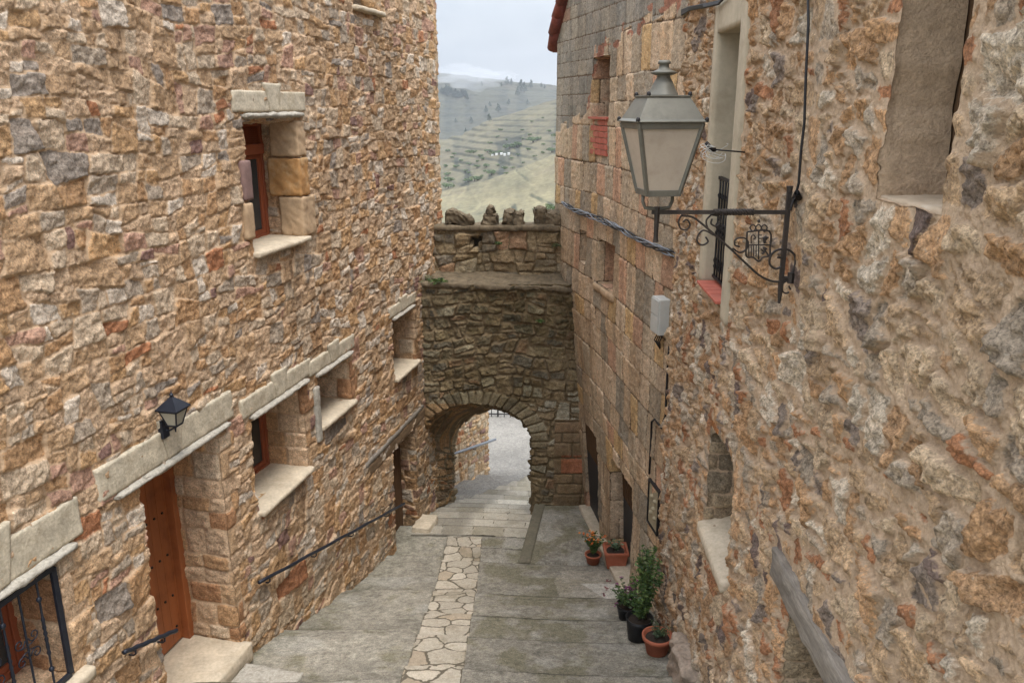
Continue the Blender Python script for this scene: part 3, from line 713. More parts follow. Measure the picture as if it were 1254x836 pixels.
def patR(s, z):
    e, Rr, dx, dz = bsp(s, z, 501, .50, .38, 4, .010, .5, .08, .020, .3)
    e = e - .001 - .018 * Rr[3] ** 1.5 + .008 * fbm(s * 14, z * 14, 507, 3)
    col = pick(Rr, PAL_R, WT_R, .16)
    H = .023
    dsp = stone_disp(e - .004, Rr, dx, dz, s, z, H, .014, 501, .34, .020)
    hd = np.full(s.shape, 9.)
    for (a, b, c, d) in ((2.93, 3.6, -.38, .95), (5.45, 6.35, -3.45, -2.52), (4.5, 4.72, -1.1, -.42), (2.2, 4.36, -2.70, -2.53), (4.42, 4.6, -.4, 1.0)):
        hd = np.minimum(hd, np.hypot(np.maximum(np.maximum(a - s, s - b), 0), np.maximum(np.maximum(c - z, z - d), 0)))
    dsp = dsp * (.3 + .7 * sst(0, .16, hd))
    dsp = dsp + .022 * fbm(s * 2.2, z * 2.2, 541, 3) + .012 * fbm(s * 11, z * 11, 542, 4) * (.25 + sst(0, .02, e)) + .004 * fbm(s * 5, z * 5, 543, 3)
    far = sst(5, 7.5, s)
    m = (s > 5.0) & (s < 6.5) & (z > -3.5) & (z < -2.4)
    inn = (s > 5.9) & (s < 6.36) & (z > -3.5) & (z < -2.5)          # neat jamb inside the small opening
    j3 = (s > 3.55) & (s < 4.03) & (z > -3.75) & (z < -2.66)
    for mm, ch in ((inn, .15), (j3, .17)):
        if mm.any():
            e2, R2, x2, z2 = ashlar(s[mm], z[mm], 543, .5, ch, .012)
            e[mm] = e2 + .004; col[mm] = pick(R2, [(150, 132, 108), (160, 142, 116), (136, 122, 102), (160, 108, 66)], [3, 3, 2, .7], .1)
            dsp[mm] = stone_disp(e2, R2, x2, z2, s[mm], z[mm], .014, .03, 56, .1, .005)
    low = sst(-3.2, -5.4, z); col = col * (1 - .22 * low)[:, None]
    col = col * (1 + .12 * fbm(s * .8, z * .8, 577, 3))[:, None]
    # plaster band running round the tall window
    pb = (s > 5.72) & (s < 7.5) & (z > -1.75) & (z < 1.1)
    dd = np.maximum(np.abs(s - 6.62) - .60, np.abs(z + .38) - 1.16) + .05 * fbm(s * 6, z * 6, 581, 3)
    k = pb & (dd < .03)
    e = np.where(k, np.minimum(e, dd * .2 + .0), e); dsp = np.where(k, dsp * .4 + .012, dsp)
    return dsp, col, e
SR = axis(1.2, 8.66, lambda s: .0045 + max(0, s - 2) * .0014, [h[k] for h in HR for k in ('s0', 's1')])
ZR = axis(-6.6, 2.6, lambda z: .0095 if z < 1.2 else .03, [h[k] for h in HR for k in ('z0', 'z1')])
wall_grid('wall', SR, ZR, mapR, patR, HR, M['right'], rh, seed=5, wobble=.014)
mb = MB(); mb.box(1.2, 8.6, -2.3, -2.2, -6.6, 2.6, RX); mb.box(1.2, 8.6, -2.2, -.05, 2.55, 2.6, RX); mb.box(8.5, 8.6, -2.2, -.06, -6.6, 2.55, RX); mb.box(1.2, 1.3, -2.2, -.06, -6.6, 2.55, RX)
mb.build('unseen_room_wall', M['roomdark'], rh)  # unseen shell behind the front, added to shut daylight out of the rooms
def child_empty(name, par, loc, lab=None):
    w = bpy.data.objects.new(name, None); COL.objects.link(w); w.parent = par; w.matrix_parent_inverse = Matrix.Translation(-par.location); w.location = loc
    if lab: w['label'] = lab
    return w
gwn = child_empty('window', rh, R(6.6, -1.5), 'tall window in a beige plaster surround with an iron baluster grille and red tiled sill')
def plaster_box(nm, s0, s1, z0, z1, d0, d1, sd): return rough_box(nm, M['plaster'], gwn, RX, s0, s1, d0, d1, z0, z1, .04, .003, .008, sd, freq=5)
plaster_box('surround', 6.03, 6.235, -1.62, .80, -.5, .035, 1); plaster_box('surround', 7.065, 7.215, -1.50, .80, -.5, .03, 2); plaster_box('surround', 6.235, 7.065, .56, .80, -.5, .032, 3)
sill = child_empty('sill', gwn, (0, 0, 0)); bpy.data.objects.remove(sill)
mb = MB(); k = 6.24
mb.box(6.238, 7.063, -.5, .02, -1.56, -1.50, RX); mb.build('sill', M['plaster'], gwn)
mb = MB()
for i in range(6): mb.box(6.245 + i * .137, 6.245 + i * .137 + .128, -.12, .07, -1.50, -1.475, RX)
mb.build('sill_tiles', M['tile'], gwn, bev=.004)
mb = MB(); mb.box(6.238, 6.30, -.5, -.44, -1.5, .56, RX); mb.box(7.0, 7.063, -.5, -.44, -1.5, .56, RX); mb.box(6.30, 7.0, -.5, -.44, .5, .56, RX); mb.box(6.30, 7.0, -.5, -.44, -1.5, -1.43, RX); mb.box(6.61, 6.69, -.5, -.445, -1.43, .5, RX)
fo = mb.build('frame', M['wood_door'], gwn); mb = MB(); mb.box(6.30, 7.0, -.48, -.47, -1.43, .5, RX); mb.build('pane', M['pane'], gwn)
mb = MB(); gd = -.07; mb.box(6.24, 7.06, gd - .012, gd + .012, -.60, -.575, RX); mb.build('grille_rail', M['iron'], gwn)
mb = MB(); mb.box(6.24, 7.06, gd - .012, gd + .012, -1.44, -1.42, RX)
mb.build('grille_rail', M['iron'], gwn)
for i in range(8):
    s = 6.29 + i * .104; p = R(s, 0, gd); mb = MB()
    pr = [(.008, -1.44), (.008, -1.36), (.017, -1.34), (.008, -1.32), (.018, -1.29), (.009, -1.26), (.009, -1.08), (.02, -1.05), (.009, -1.02), (.024, -.99), (.009, -.96), (.009, -.76), (.018, -.73), (.008, -.71), (.008, -.58)]
    mb.lathe((p[0], p[1], 0), pr, 8); mb.build('grille_bar', M['iron'], gwn, smooth=True)
mb = MB()
for i in range(7):
    s = 6.34 + i * .104
    for zc_ in (-1.02,):
        mb.tube(spiral(s, zc_ + .03, .04, 1, 0, 1, n=14, fr=R, d=gd), .005, 5); mb.tube(spiral(s, zc_ - .05, .035, 1, 0, 1, n=14, fr=R, d=gd), .005, 5)
mb.build('grille_rosettes', M['iron'], gwn, smooth=True)
# upper right recess window
uw = child_empty('window', rh, R(3.2, -.4), 'deep plastered window recess high on the near right wall')
mb = MB(); mb.box(2.93, 2.99, -.33, -.28, -.38, .95, RX); mb.box(3.54, 3.6, -.33, -.28, -.38, .95, RX); mb.box(2.99, 3.54, -.33, -.28, -.38, -.3, RX)
fo = mb.build('frame', M['wood_door'], uw); mb = MB(); mb.box(2.99, 3.54, -.32, -.31, -.3, .95, RX); mb.build('pane', M['pane'], uw)
rough_box('sill', M['plaster_in'], uw, RX, 2.94, 3.56, -.32, -.004, -.43, -.365, .014, .012, .008, 72, freq=9)
# lower small opening
lo_ = child_empty('window', rh, R(5.9, -3.4), 'small round-topped opening with a sloping pale sill low on the right wall')
mb = MB(); mb.box(5.4, 6.4, -.44, -.40, -3.5, -2.4, RX); mb.build('shutter', M['wood_door'], lo_)
def shs(P): P = P.copy(); P[:, 2] -= (P[:, 1] + .35) * .22; return P
rough_box('sill', M['sill'], lo_, RX, 5.40, 6.38, -.38, .07, -3.46, -3.36, .03, .008, .02, 73, shear=shs)
# timber beam opening
bo = child_empty('window', rh, R(3.6, -3), 'opening under a thick grey timber beam at the bottom of the right wall')
rough_box('beam', M['wood_grey'], bo, RX, 2.2, 4.36, -.2, .05, -2.72, -2.53, .014, .009, .006, 75, freq=7, chip=.01)
mb = MB(); mb.box(3.0, 4.02, -.42, -.38, -3.7, -2.7, RX); mb.build('shutter', M['wood_door'], bo)
tag(rough_box('boulder', M['boulder'], None, None, 1.50, 1.95, 6.15, 6.8, -5.6, -4.86, .02, .09, .06, 81, freq=4), 'pinkish grey boulder at the foot of the right wall', 'boulder')
# ================================================================== ASHLAR HOUSE
ah = empty('ashlar_house', Af(11, -6.6), 'house of large tan squared blocks on the right beyond the lantern, joining the arch', 'house')
HA = [rect(11.25, 12.0, -.17, .64, .35), rect(10.8, 11.6, -2.46, -1.79, .35), rect(12.12, 12.45, -2.3, -1.8, .3), rect(9.85, 11.0, -6.7, -4.86, .22), rect(11.72, 12.62, -6.9, -4.93, .07)]
def patA(s, z):
    e, Rr, dx, dz = ashlar(s, z, 701, .31, .40, .010, .10)
    col = pick(Rr, PAL_A, WT_A, .17)
    dsp = stone_disp(e, Rr, dx, dz, s, z, .016, .018, 701, .07, .005)
    bound = np.interp(s, [8, 9.07, 10.3, 11.9, 12.1, 12.7, 13.6], [1.2, 1.05, .88, .74, .0, -.2, -.35]) + .06 * np.sign(np.sin(s * 9))
    m = z > bound
    if m.any():
        e2, R2, x2, z2 = ashlar(s[m], z[m], 702, .40, .2, .002)
        e[m] = e2; c2 = pick(R2, [(152, 145, 133), (142, 137, 127), (160, 151, 136), (162, 134, 116)], [4, 3, 2, .25], .08); col[m] = c2
        dsp[m] = sst(0, .01, e2) * .006 + .002 * fbm(s[m] * 30, z[m] * 30, 6, 2)
    mm = (np.abs(z - bound) < .09) & (s < 12.2)
    col = np.where((mm & (vn(s * 6, z * 12, 4) > .45))[:, None], lin((168, 118, 96)), col)
    # orange and rubble patch at the joint with the near house
    st = sst(.5, .75, fbm(s * 1.1, z * .35, 712, 4) * .5 + .5) * .25
    col = col * (1 - st)[:, None]
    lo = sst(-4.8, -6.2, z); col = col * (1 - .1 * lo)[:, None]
    # weather streaks that run down from joints
    sk = sst(.58, .8, vn(s * 7, z * .9, 713)) * .22; col = col * (1 - sk)[:, None]
    return dsp, col, e
SA = axis(8.55, 13.9, lambda s: .0125 + (s - 8.5) * .0012, [h[k] for h in HA for k in ('s0', 's1')])
SA = np.concatenate([SA, np.linspace(13.9, 16.5, 60)[1:]])
ZA = axis(-7.3, 3.2, lambda z: .0125 if z < 1.8 else .03, [h[k] for h in HA for k in ('z0', 'z1')])
cutA = lambda S_, Z_: Z_ > .98 + .95 * (13.9 - np.minimum(S_, 13.9)) + .5 * np.maximum(S_ - 13.9, 0) * 0
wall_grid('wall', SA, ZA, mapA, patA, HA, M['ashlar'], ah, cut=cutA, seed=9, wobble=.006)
mb = MB(); mb.box(8.55, 13.8, -2.5, -2.4, -7.3, .9, AX); mb.box(8.55, 11.4, -2.4, -.05, 3.0, 3.1, AX); mb.box(8.55, 8.62, -2.4, -.05, -7.3, 3, AX); mb.box(8.62, 13.8, -.8, -.7, -7.3, .6, AX); mb.build('unseen_room_wall', M['roomdark'], ah)  # unseen backing walls and cap, added so no light shows through the openings
def awin(h, lab, dep): 
    w = child_empty('window', ah, Af(h['s0'], h['z0']), lab); s0, s1, z0, z1 = h['s0'], h['s1'], h['z0'], h['z1']
    mb = MB(); f = .05; mb.box(s0 - .02, s0 + f, dep - .04, dep, z0, z1, AX); mb.box(s1 - f, s1 + .02, dep - .04, dep, z0, z1, AX); mb.box(s0 + f, s1 - f, dep - .04, dep, z1 - f, z1, AX); mb.box(s0 + f, s1 - f, dep - .04, dep, z0, z0 + f, AX)
    fo = mb.build('frame', M['wood_door'], w); mb = MB(); mb.box(s0 + f, s1 - f, dep - .03, dep - .02, z0 + f, z1 - f, AX); mb.build('pane', M['pane'], w)
    return w
aw1 = awin(HA[0], 'upper narrow window above a red brick infill', -.3); aw2 = awin(HA[1], 'small square window with a plain stone sill', -.3); awin(HA[2], 'narrow slit window close to the arch', -.25)
rough_box('sill', M['tan'], aw2, AX, 10.75, 11.65, -.3, .05, -2.56, -2.46, .03, .008, .02, 91)
mb = MB()
for r_ in range(6):
    for k in range(3):
        s0 = 11.27 + k * .245 - (.12 if r_ % 2 else 0); mb.box(max(11.26, s0), min(12.0, s0 + .235), -.02, .022, -.66 + r_ * .08, -.66 + r_ * .08 + .07, AX)
mb.build('brick_infill', M['tile'], aw1, bev=.004)
mb = MB(); mb.box(11.22, 12.04, -.2, .05, -.18, -.15, AX); mb.build('sill', M['tile'], aw1)
dA = child_empty('door', ah, Af(10.4, -6.3), 'dark metal door with a brown upper panel behind a thick stone jamb')
mb = MB(); mb.box(9.83, 11.02, -.24, -.20, -6.45, -5.55, AX); mb.build('door_leaf', M['metal_door'], dA); mb = MB(); mb.box(9.83, 11.02, -.24, -.19, -5.55, -4.84, AX)
for k in range(9): mb.box(9.86 + k * .13, 9.9 + k * .13, -.20, -.18, -5.5, -4.86, AX)
mb.build('upper_panel', M['wood_door'], dA)
rough_box('threshold', M['sill'], dA, AX, 9.75, 11.45, -.4, .16, -6.62, -6.38, .03, .006, .02, 92, shear=lambda P: np.stack([P[:, 0], P[:, 1], P[:, 2] - (P[:, 0] - 9.85) * .11 + .08], 1))
dB = child_empty('door', ah, Af(12.1, -6.7), 'black metal door beside the arch')
mb = MB(); mb.box(11.7, 12.64, -.10, -.05, -6.9, -5.5, AX); mb.build('door_leaf', M['metal_door'], dB); mb = MB(); mb.box(11.7, 12.64, -.10, -.045, -5.5, -4.9, AX); mb.build('upper_panel', M['wood_door'], dB)
rough_box('threshold', M['sill'], dB, AX, 11.6, 12.7, -.3, .14, -6.8, -6.56, .03, .006, .02, 93)
# roof of the ashlar house: gable verge of round tiles
def verge(t, d, h): # t along the slope from the low far end
    s = 14.15 - t * .725; z = .80 + t * .689; p = Af(min(s, 13.9), 0, d); return Vector((p[0], s + NA[1] * d, z + h))
mb = MB()
pr = [verge(0, .1, .03), verge(3.6, .1, .03), verge(3.6, .1, .12), verge(0, .1, .12)]
mb.hexa([verge(0, -2.6, .03), verge(3.6, -2.6, .03), verge(3.6, .07, .03), verge(0, .07, .03), verge(0, -2.6, .10), verge(3.6, -2.6, .10), verge(3.6, .07, .10), verge(0, .07, .10)])
rf = mb.build('roof', M['rooftile'], ah)
for row in range(7):
    mb = MB(); d = .07 - row * .2
    for k in range(12):
        a = verge(k * .3, d, .10 + .01 * ((k * 7) % 3)); b = verge(k * .3 + .36, d + .01 * ((k * 5) % 3 - 1), .085)
        mb.tube([a, a.lerp(b, .5), b], [.088, .082, .074], 10)
    mb.build('tile_row', M['rooftile'], rf, smooth=True)
# ================================================================== GATEWAY
gt = empty('stone_gateway', (-.4, 12.8, -6.8), 'mossy grey brown stone wall with a round arch closing the lane', 'gateway')
CX, HW, CZ, SZ_ = -.62, .95, -4.76, -5.45
FX, FW, FC, FS = -.27, .80, -5.26, -6.0
def arch_inside(S_, Z_):
    r = (S_ - CX) / HW; top = SZ_ + (CZ - SZ_) * np.sqrt(np.clip(1 - r * r, 0, 1)); return (np.abs(r) < 1) & (Z_ < top)
def arch_snap(s, z):
    r = (s - CX) / HW; up = z > SZ_
    k = np.where(up, np.sqrt(r * r + ((z - SZ_) / (CZ - SZ_)) ** 2), np.abs(r)) + 1e-9
    s1 = CX + (s - CX) / k; z1 = np.where(up, SZ_ + (z - SZ_) / k, z)
    nx = -(s1 - CX) / HW; nz_ = np.where(up, -(z1 - SZ_) / (CZ - SZ_), 0); n = np.stack([nx, nz_], 1); n /= np.linalg.norm(n, axis=1, keepdims=True) + 1e-9
    return s1, z1, n
def arch_target(s, z):
    x = FX + (s - CX) / HW * FW
    zz = np.where(z > SZ_, FS + (z - SZ_) / (CZ - SZ_) * (FC - FS), -7.6 + (z + 7.4) / (SZ_ + 7.4) * (FS + 7.6))
    return np.stack([x, np.full(len(s), 13.85), zz], 1)
def mapG(y0):
    def f(s, z):
        P = np.stack([s, np.full(len(s), y0) - .02 * (z + 6) * 0, z], 1); return P, np.tile([1., 0, 0], (len(s), 1)), np.tile([0, -1., 0], (len(s), 1))
    return f
def patG(s, z):
    e, Rr, dx, dz = bsp(s, z, 901, .60, .36, 3, .014, .25, .05, .013)
    col = pick(Rr, PAL_G, WT_G, .18); dsp = stone_disp(e - .004, Rr, dx, dz, s, z, .034, .022, 901, .3, .014); e = e - .003 - .012 * Rr[3] - .007 * sst(-4.9, -4.2, z)
    dsp = dsp + .02 * fbm(s * 2, z * 2, 911, 3)
    # voussoir ring
    r = np.sqrt(((s - CX) / HW) ** 2 + ((z - SZ_) / (CZ - SZ_)) ** 2); th = np.arctan2(z - SZ_, s - CX)
    ring = (r > 1.0) & (r < 1.33 + .05 * np.sin(th * 31)) & (z > SZ_ - .1)
    q = th / .155; fi = q - np.floor(q); ee = np.minimum(np.minimum(fi, 1 - fi) * .16, (1.33 - r) * .5).clip(0) 
    rr = hsh(np.floor(q), np.floor(q) * 0, 5)
    RR = np.stack([rr, hsh(np.floor(q), np.floor(q) * 0, 6), hsh(np.floor(q), np.floor(q) * 0, 7), rr])
    col = np.where(ring[:, None], pick(RR, [(136, 124, 102), (118, 108, 90), (152, 142, 120)], [2, 2, 1], .15), col)
    dsp = np.where(ring, sst(0, .03, ee) * .035 + .006 * fbm(s * 20, z * 20, 3, 3), dsp); e = np.where(ring, ee, e)
    # big pale stones low on the right
    pale = (s > .05) & (z < -4.4) & (z > -6.0) & (~ring); k = pale & (Rr[0] > .5)
    col = np.where(k[:, None], lin((166, 158, 140)) * (.85 + .3 * Rr[1])[:, None], col)
    # squared pier at the right foot
    pier = (s > .72) & (z < -5.05)
    if pier.any():
        e2, R2, x2, z2 = ashlar(s[pier], z[pier], 921, .5, .24, .008)
        e[pier] = e2; c2 = pick(R2, [(140, 116, 90), (128, 108, 84), (150, 126, 98)], [2, 2, 1], .1)
        zz = z[pier]; red = (zz > -6.04) & (zz < -5.70) & (s[pier] > .84); c2[red] = lin((164, 108, 80)) * (.7 + .6 * R2[1][red])[:, None]
        col[pier] = c2; dsp[pier] = sst(0, .03, e2) * .03 + .005 * fbm(s[pier] * 14, zz * 14, 8, 3)
    # moss and dark run-off
    stk = sst(.45, .75, vn(s * 4.5, z * .7, 935)) * .35 * sst(-5, -3.6, z); col = col * (1 - stk)[:, None]
    mo = sst(.48, .70, vn(s * 2.4, z * .9, 931) * .6 + vn(s * 9, z * 6, 932) * .4) * sst(-4.8, -3.2, z)
    col = col * (1 - .35 * mo)[:, None] + np.outer(.10 * mo, lin((88, 92, 50)))
    low = sst(-5.9, -6.8, z) * .35; col = col * (1 - low)[:, None] + np.outer(low * .5, lin((84, 84, 56)))
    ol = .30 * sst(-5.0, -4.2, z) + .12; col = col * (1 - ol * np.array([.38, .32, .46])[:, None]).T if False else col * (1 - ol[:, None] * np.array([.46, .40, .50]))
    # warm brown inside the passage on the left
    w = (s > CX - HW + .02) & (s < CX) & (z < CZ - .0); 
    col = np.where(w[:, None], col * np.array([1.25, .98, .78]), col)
    return dsp, col, e
SG = axis(-1.75, 1.5, lambda s: .012, []); ZG = axis(-7.5, -2.74, lambda z: .012, [])
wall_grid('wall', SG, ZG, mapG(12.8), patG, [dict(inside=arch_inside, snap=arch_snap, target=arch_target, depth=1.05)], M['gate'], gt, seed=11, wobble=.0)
def patP(s, z):
    d, c, e = patG(s, z + 30 * 0 + 1.1); e2, Rr, dx, dz = bsp(s, z, 951, .62, .34, 3, .016, .25, .05, .013)
    d = stone_disp(e2, Rr, dx, dz, s, z, .035, .035, 951, .25, .010); c = pick(Rr, PAL_G, WT_G, .18)
    g = sst(.5, .72, vn(s * 3, z * 3, 953)) * .5; c = c * (1 - .4 * g)[:, None] + np.outer(.1 * g, lin((90, 96, 50)))
    return d, c, e2
PH = rect(-.70, -.49, -2.33, -2.07, .3)
wall_grid('parapet', axis(-1.6, 1.15, lambda s: .013, [-.70, -.49]), axis(-2.95, -1.93, lambda z: .013, [-2.33, -2.07]), mapG(13.5), patP, [PH], M['gate'], gt, seed=13)
rough_box('parapet_coping', M['merlon'], gt, None, -1.6, 1.1, 13.44, 13.95, -1.99, -1.90, .03, .03, .03, 101, freq=5)
mb = MB(); mb.box(-.9, -.3, 13.86, 13.9, -2.5, -1.95); mb.build('parapet_back', M['merlon'], gt)
mb = MB(); mb.box(-1.6, -.71, 13.56, 13.9, -2.9, -1.97); mb.box(-.48, 1.1, 13.56, 13.9, -2.9, -1.97); mb.box(-1.8, 1.5, 12.9, 13.84, -4.65, -2.85); mb.box(.62, 1.5, 12.9, 13.84, -7.6, -4.7); mb.box(-1.9, -1.62, 12.9, 13.84, -7.6, -4.7); mb.build('core', M['merlon'], gt)  # unseen solid fill, added to stop light leaking into the passage
rough_box('ledge', M['merlon'], gt, None, -1.7, 1.4, 12.74, 13.6, -2.82, -2.73, .02, .04, .03, 102, freq=4, shear=lambda P: np.stack([P[:, 0], P[:, 1], P[:, 2] + .06 * (P[:, 1] - 12.8) - .03 * (P[:, 0] + .4)], 1))
def merlon(x0, x1, h, seed, sh=None):
    rough_box('merlon', M['merlon'], gt, None, x0, x1, 13.5, 13.82, -1.95, -1.92 + h, .016, .06, .015, seed, freq=6, shear=sh, chip=.05)
merlon(-1.12, -.66, .22, 111, lambda P: np.stack([P[:, 0], P[:, 1], P[:, 2] + .06 * np.sin(P[:, 0] * 11)], 1))
merlon(-.49, -.22, .20, 112); merlon(-.42, -.29, .33, 113); merlon(-.13, .05, .25, 114); merlon(.03, .21, .24, 115); merlon(.36, .58, .30, 116); merlon(.52, .86, .22, 117)
for i, (x, y) in enumerate([(-1.15, 13.0), (-.75, 13.1), (-.25, 13.2), (-.2, 13.05), (-1.0, 13.25), (.3, 13.1)]):
    pass
# ================================================================== STREET
def street_cols(x, y, z, f, left, plat):
    n = fbm(x * 1.1, y * 1.1, 41, 5); n2 = fbm(x * 3.2, y * 3.2, 42, 5); n3_ = fbm(x * 11, y * 11, 43, 4)
    base = lin((146, 140, 127)) * (1 + .20 * n + .24 * n2 + .30 * n3_ + .26 * fbm(x * 32, y * 32, 49, 3))[:, None]
    moss = sst(.0, .5, n2 + .3 * n3_ + .25 * np.sin(x * 1.7 + 1)) * .7
    base = base * (1 - moss)[:, None] + np.outer(moss, lin((108, 103, 80)))
    pale = sst(.28, .5, fbm(x * 1.9 + 4, y * 2.4, 44, 5) + .12) * .5
    base = base * (1 - pale)[:, None] + np.outer(pale, lin((168, 164, 154)))
    yy = y + .05 * x + .02 * np.sin(x * 2.1) + .02 * n3_ + .03 * n2; dn = np.where(left, nosd(yy, NOS_L), nosd(yy, NOS_R))
    ok = (y < 17) & ~plat
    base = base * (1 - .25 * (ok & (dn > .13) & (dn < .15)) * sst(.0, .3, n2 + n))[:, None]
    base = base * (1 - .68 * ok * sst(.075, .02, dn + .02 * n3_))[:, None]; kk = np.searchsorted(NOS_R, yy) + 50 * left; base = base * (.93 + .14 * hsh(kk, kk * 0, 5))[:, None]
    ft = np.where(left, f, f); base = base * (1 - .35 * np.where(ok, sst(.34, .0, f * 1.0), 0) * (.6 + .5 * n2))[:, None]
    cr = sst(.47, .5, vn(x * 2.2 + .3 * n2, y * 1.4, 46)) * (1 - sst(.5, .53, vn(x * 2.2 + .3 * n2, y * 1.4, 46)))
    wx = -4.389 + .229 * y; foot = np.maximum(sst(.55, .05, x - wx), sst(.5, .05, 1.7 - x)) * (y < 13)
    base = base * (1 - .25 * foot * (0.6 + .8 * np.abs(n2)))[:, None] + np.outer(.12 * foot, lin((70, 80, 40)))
    beyond = sst(13.8, 14.6, y)
    base = base * (1 - beyond)[:, None] + (lin((128, 124, 117)) * (1 + .22 * n + .12 * n2 + .08 * n3_)[:, None]) * beyond[:, None]
    w2 = sst(.25, .5, n) * plat * .35; base = base * (1 - w2)[:, None] + np.outer(w2, lin((150, 148, 140)))
    patch = (np.abs(x - 1.2) < .55 + .1 * n2) & (y > 9.4) & (y < 10.4 + .25 * n)
    base = np.where(patch[:, None], base * .6 + lin((176, 166, 150)) * .4, base)
    tri = (x > .95 + (9.95 - y) * .55) & (y > 9.38) & (y < 9.95) & (x < 1.9)
    base = np.where(tri[:, None], lin((190, 184, 172)) * (1 + .1 * n3_)[:, None], base)
    return base
X = np.arange(-4.2, 4.0, .02 * Q); Y = axis(1.0, 22.0, lambda y: .016 if 6 < y < 14 else .03, [])
x, y = np.meshgrid(X, Y); x = x.ravel(); y = y.ravel()
z, f, lf, pl = street_z(x, y)
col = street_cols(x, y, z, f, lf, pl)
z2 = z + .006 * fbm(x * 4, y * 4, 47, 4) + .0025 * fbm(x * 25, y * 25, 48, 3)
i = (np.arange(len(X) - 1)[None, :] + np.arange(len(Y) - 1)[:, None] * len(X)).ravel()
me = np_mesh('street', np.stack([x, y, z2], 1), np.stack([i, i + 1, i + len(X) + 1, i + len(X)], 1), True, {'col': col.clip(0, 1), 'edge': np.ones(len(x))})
tag(link('street', me, M['street']), 'stepped lane of worn grey green concrete going down to the arch', None, None, 'structure')
# crazy-paved strip down the middle and pale slabs through the arch
def strip(name, x0f, x1f, y0, y1, patf, lab, dy=.012):
    nx = 56; YY = np.arange(y0, y1, dy); t = np.linspace(0, 1, nx)
    T_, Yg = np.meshgrid(t, YY); T_ = T_.ravel(); Yg = Yg.ravel(); xx = x0f(Yg) * (1 - T_) + x1f(Yg) * T_
    zz, ff, _, _ = street_z(np.maximum(xx, -1.05), Yg); zz2, _, _, _ = street_z(xx, Yg)
    zz = np.maximum(zz, zz2)
    d, c, e = patf(xx, Yg, ff); d = np.where((T_ < .001) | (T_ > .999), -.03, d)
    i = (np.arange(nx - 1)[None, :] + np.arange(len(YY) - 1)[:, None] * nx).ravel()
    me = np_mesh(name, np.stack([xx, Yg, zz + .008 + d], 1), np.stack([i, i + 1, i + nx + 1, i + nx], 1), True, {'col': c.clip(0, 1), 'edge': e})
    tag(link(name, me, M['path']), lab, None, None, 'structure')
def pat_crazy(x, y, f):
    e, Rr, dx, dz = rubble(x + .15 * fbm(y, x, 3, 2), y, 1101, .27, .25, p=2.2, jit=.40, wr=(.8, 1.25), warp=.04, big=.0)
    e = np.minimum(e, np.minimum(x + 1.045 + .02 * fbm(x * 8, y * 8, 5, 2), -.47 - x + .02 * fbm(x * 8 + 3, y * 8, 6, 2))); e = np.minimum(e, (np.minimum(f, 1 - f) - .012) * .6)
    c = pick(Rr, [(176, 166, 149), (166, 157, 141), (186, 176, 159), (162, 148, 128)], [3, 3, 2, 1], .10)
    d = sst(0, .012, e) * .006 + .002 * fbm(x * 20, y * 20, 4, 3)
    dirt = sst(-.1, .6, fbm(x * 4, y * 4, 12, 4) + .3 * fbm(x * 30, y * 30, 13, 2)) * .55; c = c * (1 - dirt)[:, None] + np.outer(dirt, lin((130, 120, 98)))
    return d, c, e
strip('path', lambda y: -1.05 + 0 * y, lambda y: -.47 + 0 * y, 4.5, 11.72, pat_crazy, 'strip of pale irregular flagstones down the middle of the lane')
def pat_slab(x, y, f):
    yy = y + .05 * x + .02 * np.sin(x * 2.1); k = np.searchsorted(NOS_R, yy, side='right'); ki = np.clip(k, 1, len(NOS_R) - 1); w = .42 + .25 * hsh(k, k * 0, 3); off = hsh(k, k * 0 + 1, 3) * 3; q = (x + off) / w; i = np.floor(q); fx = q - i
    e = np.minimum(np.minimum(fx, 1 - fx) * w, np.minimum(yy - NOS_R[ki - 1], NOS_R[ki] - yy) * .7 - .006)
    R_ = np.stack([hsh(i, k, 4 + j) for j in range(4)])
    wl = -4.389 + .229 * y; rel = (x - wl)
    c = pick(R_, [(176, 168, 152), (186, 178, 162), (156, 148, 130)], [3, 3, 1.5], .10)
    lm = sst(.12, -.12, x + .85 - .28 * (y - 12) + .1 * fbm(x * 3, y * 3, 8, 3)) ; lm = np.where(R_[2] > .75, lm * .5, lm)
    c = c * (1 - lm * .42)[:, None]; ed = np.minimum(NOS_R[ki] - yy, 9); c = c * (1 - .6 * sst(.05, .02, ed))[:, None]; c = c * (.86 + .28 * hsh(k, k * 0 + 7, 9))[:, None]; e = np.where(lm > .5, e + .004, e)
    dirt = sst(.0, .6, fbm(x * 5, y * 5, 14, 4)) * .4; c = c * (1 - dirt)[:, None] + np.outer(dirt, lin((128, 120, 100)))
    return sst(0, .015, e) * .006 + .002 * fbm(x * 20, y * 20, 4, 3), c, e
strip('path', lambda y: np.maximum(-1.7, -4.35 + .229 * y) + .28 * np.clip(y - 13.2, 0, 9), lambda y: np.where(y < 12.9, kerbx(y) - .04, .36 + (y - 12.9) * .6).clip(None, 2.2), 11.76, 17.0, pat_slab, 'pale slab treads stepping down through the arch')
def kerb_map(a, b, z): return (kerbx(a) + b, a, z - .065 * (a - 10.7))
tag(rough_box('kerb', M['kerb'], None, kerb_map, 10.70, 12.85, -.07, .11, -6.9, -6.47, .03, .006, .015, 121), 'dark concrete kerb along the raised landing', None, None, 'structure')
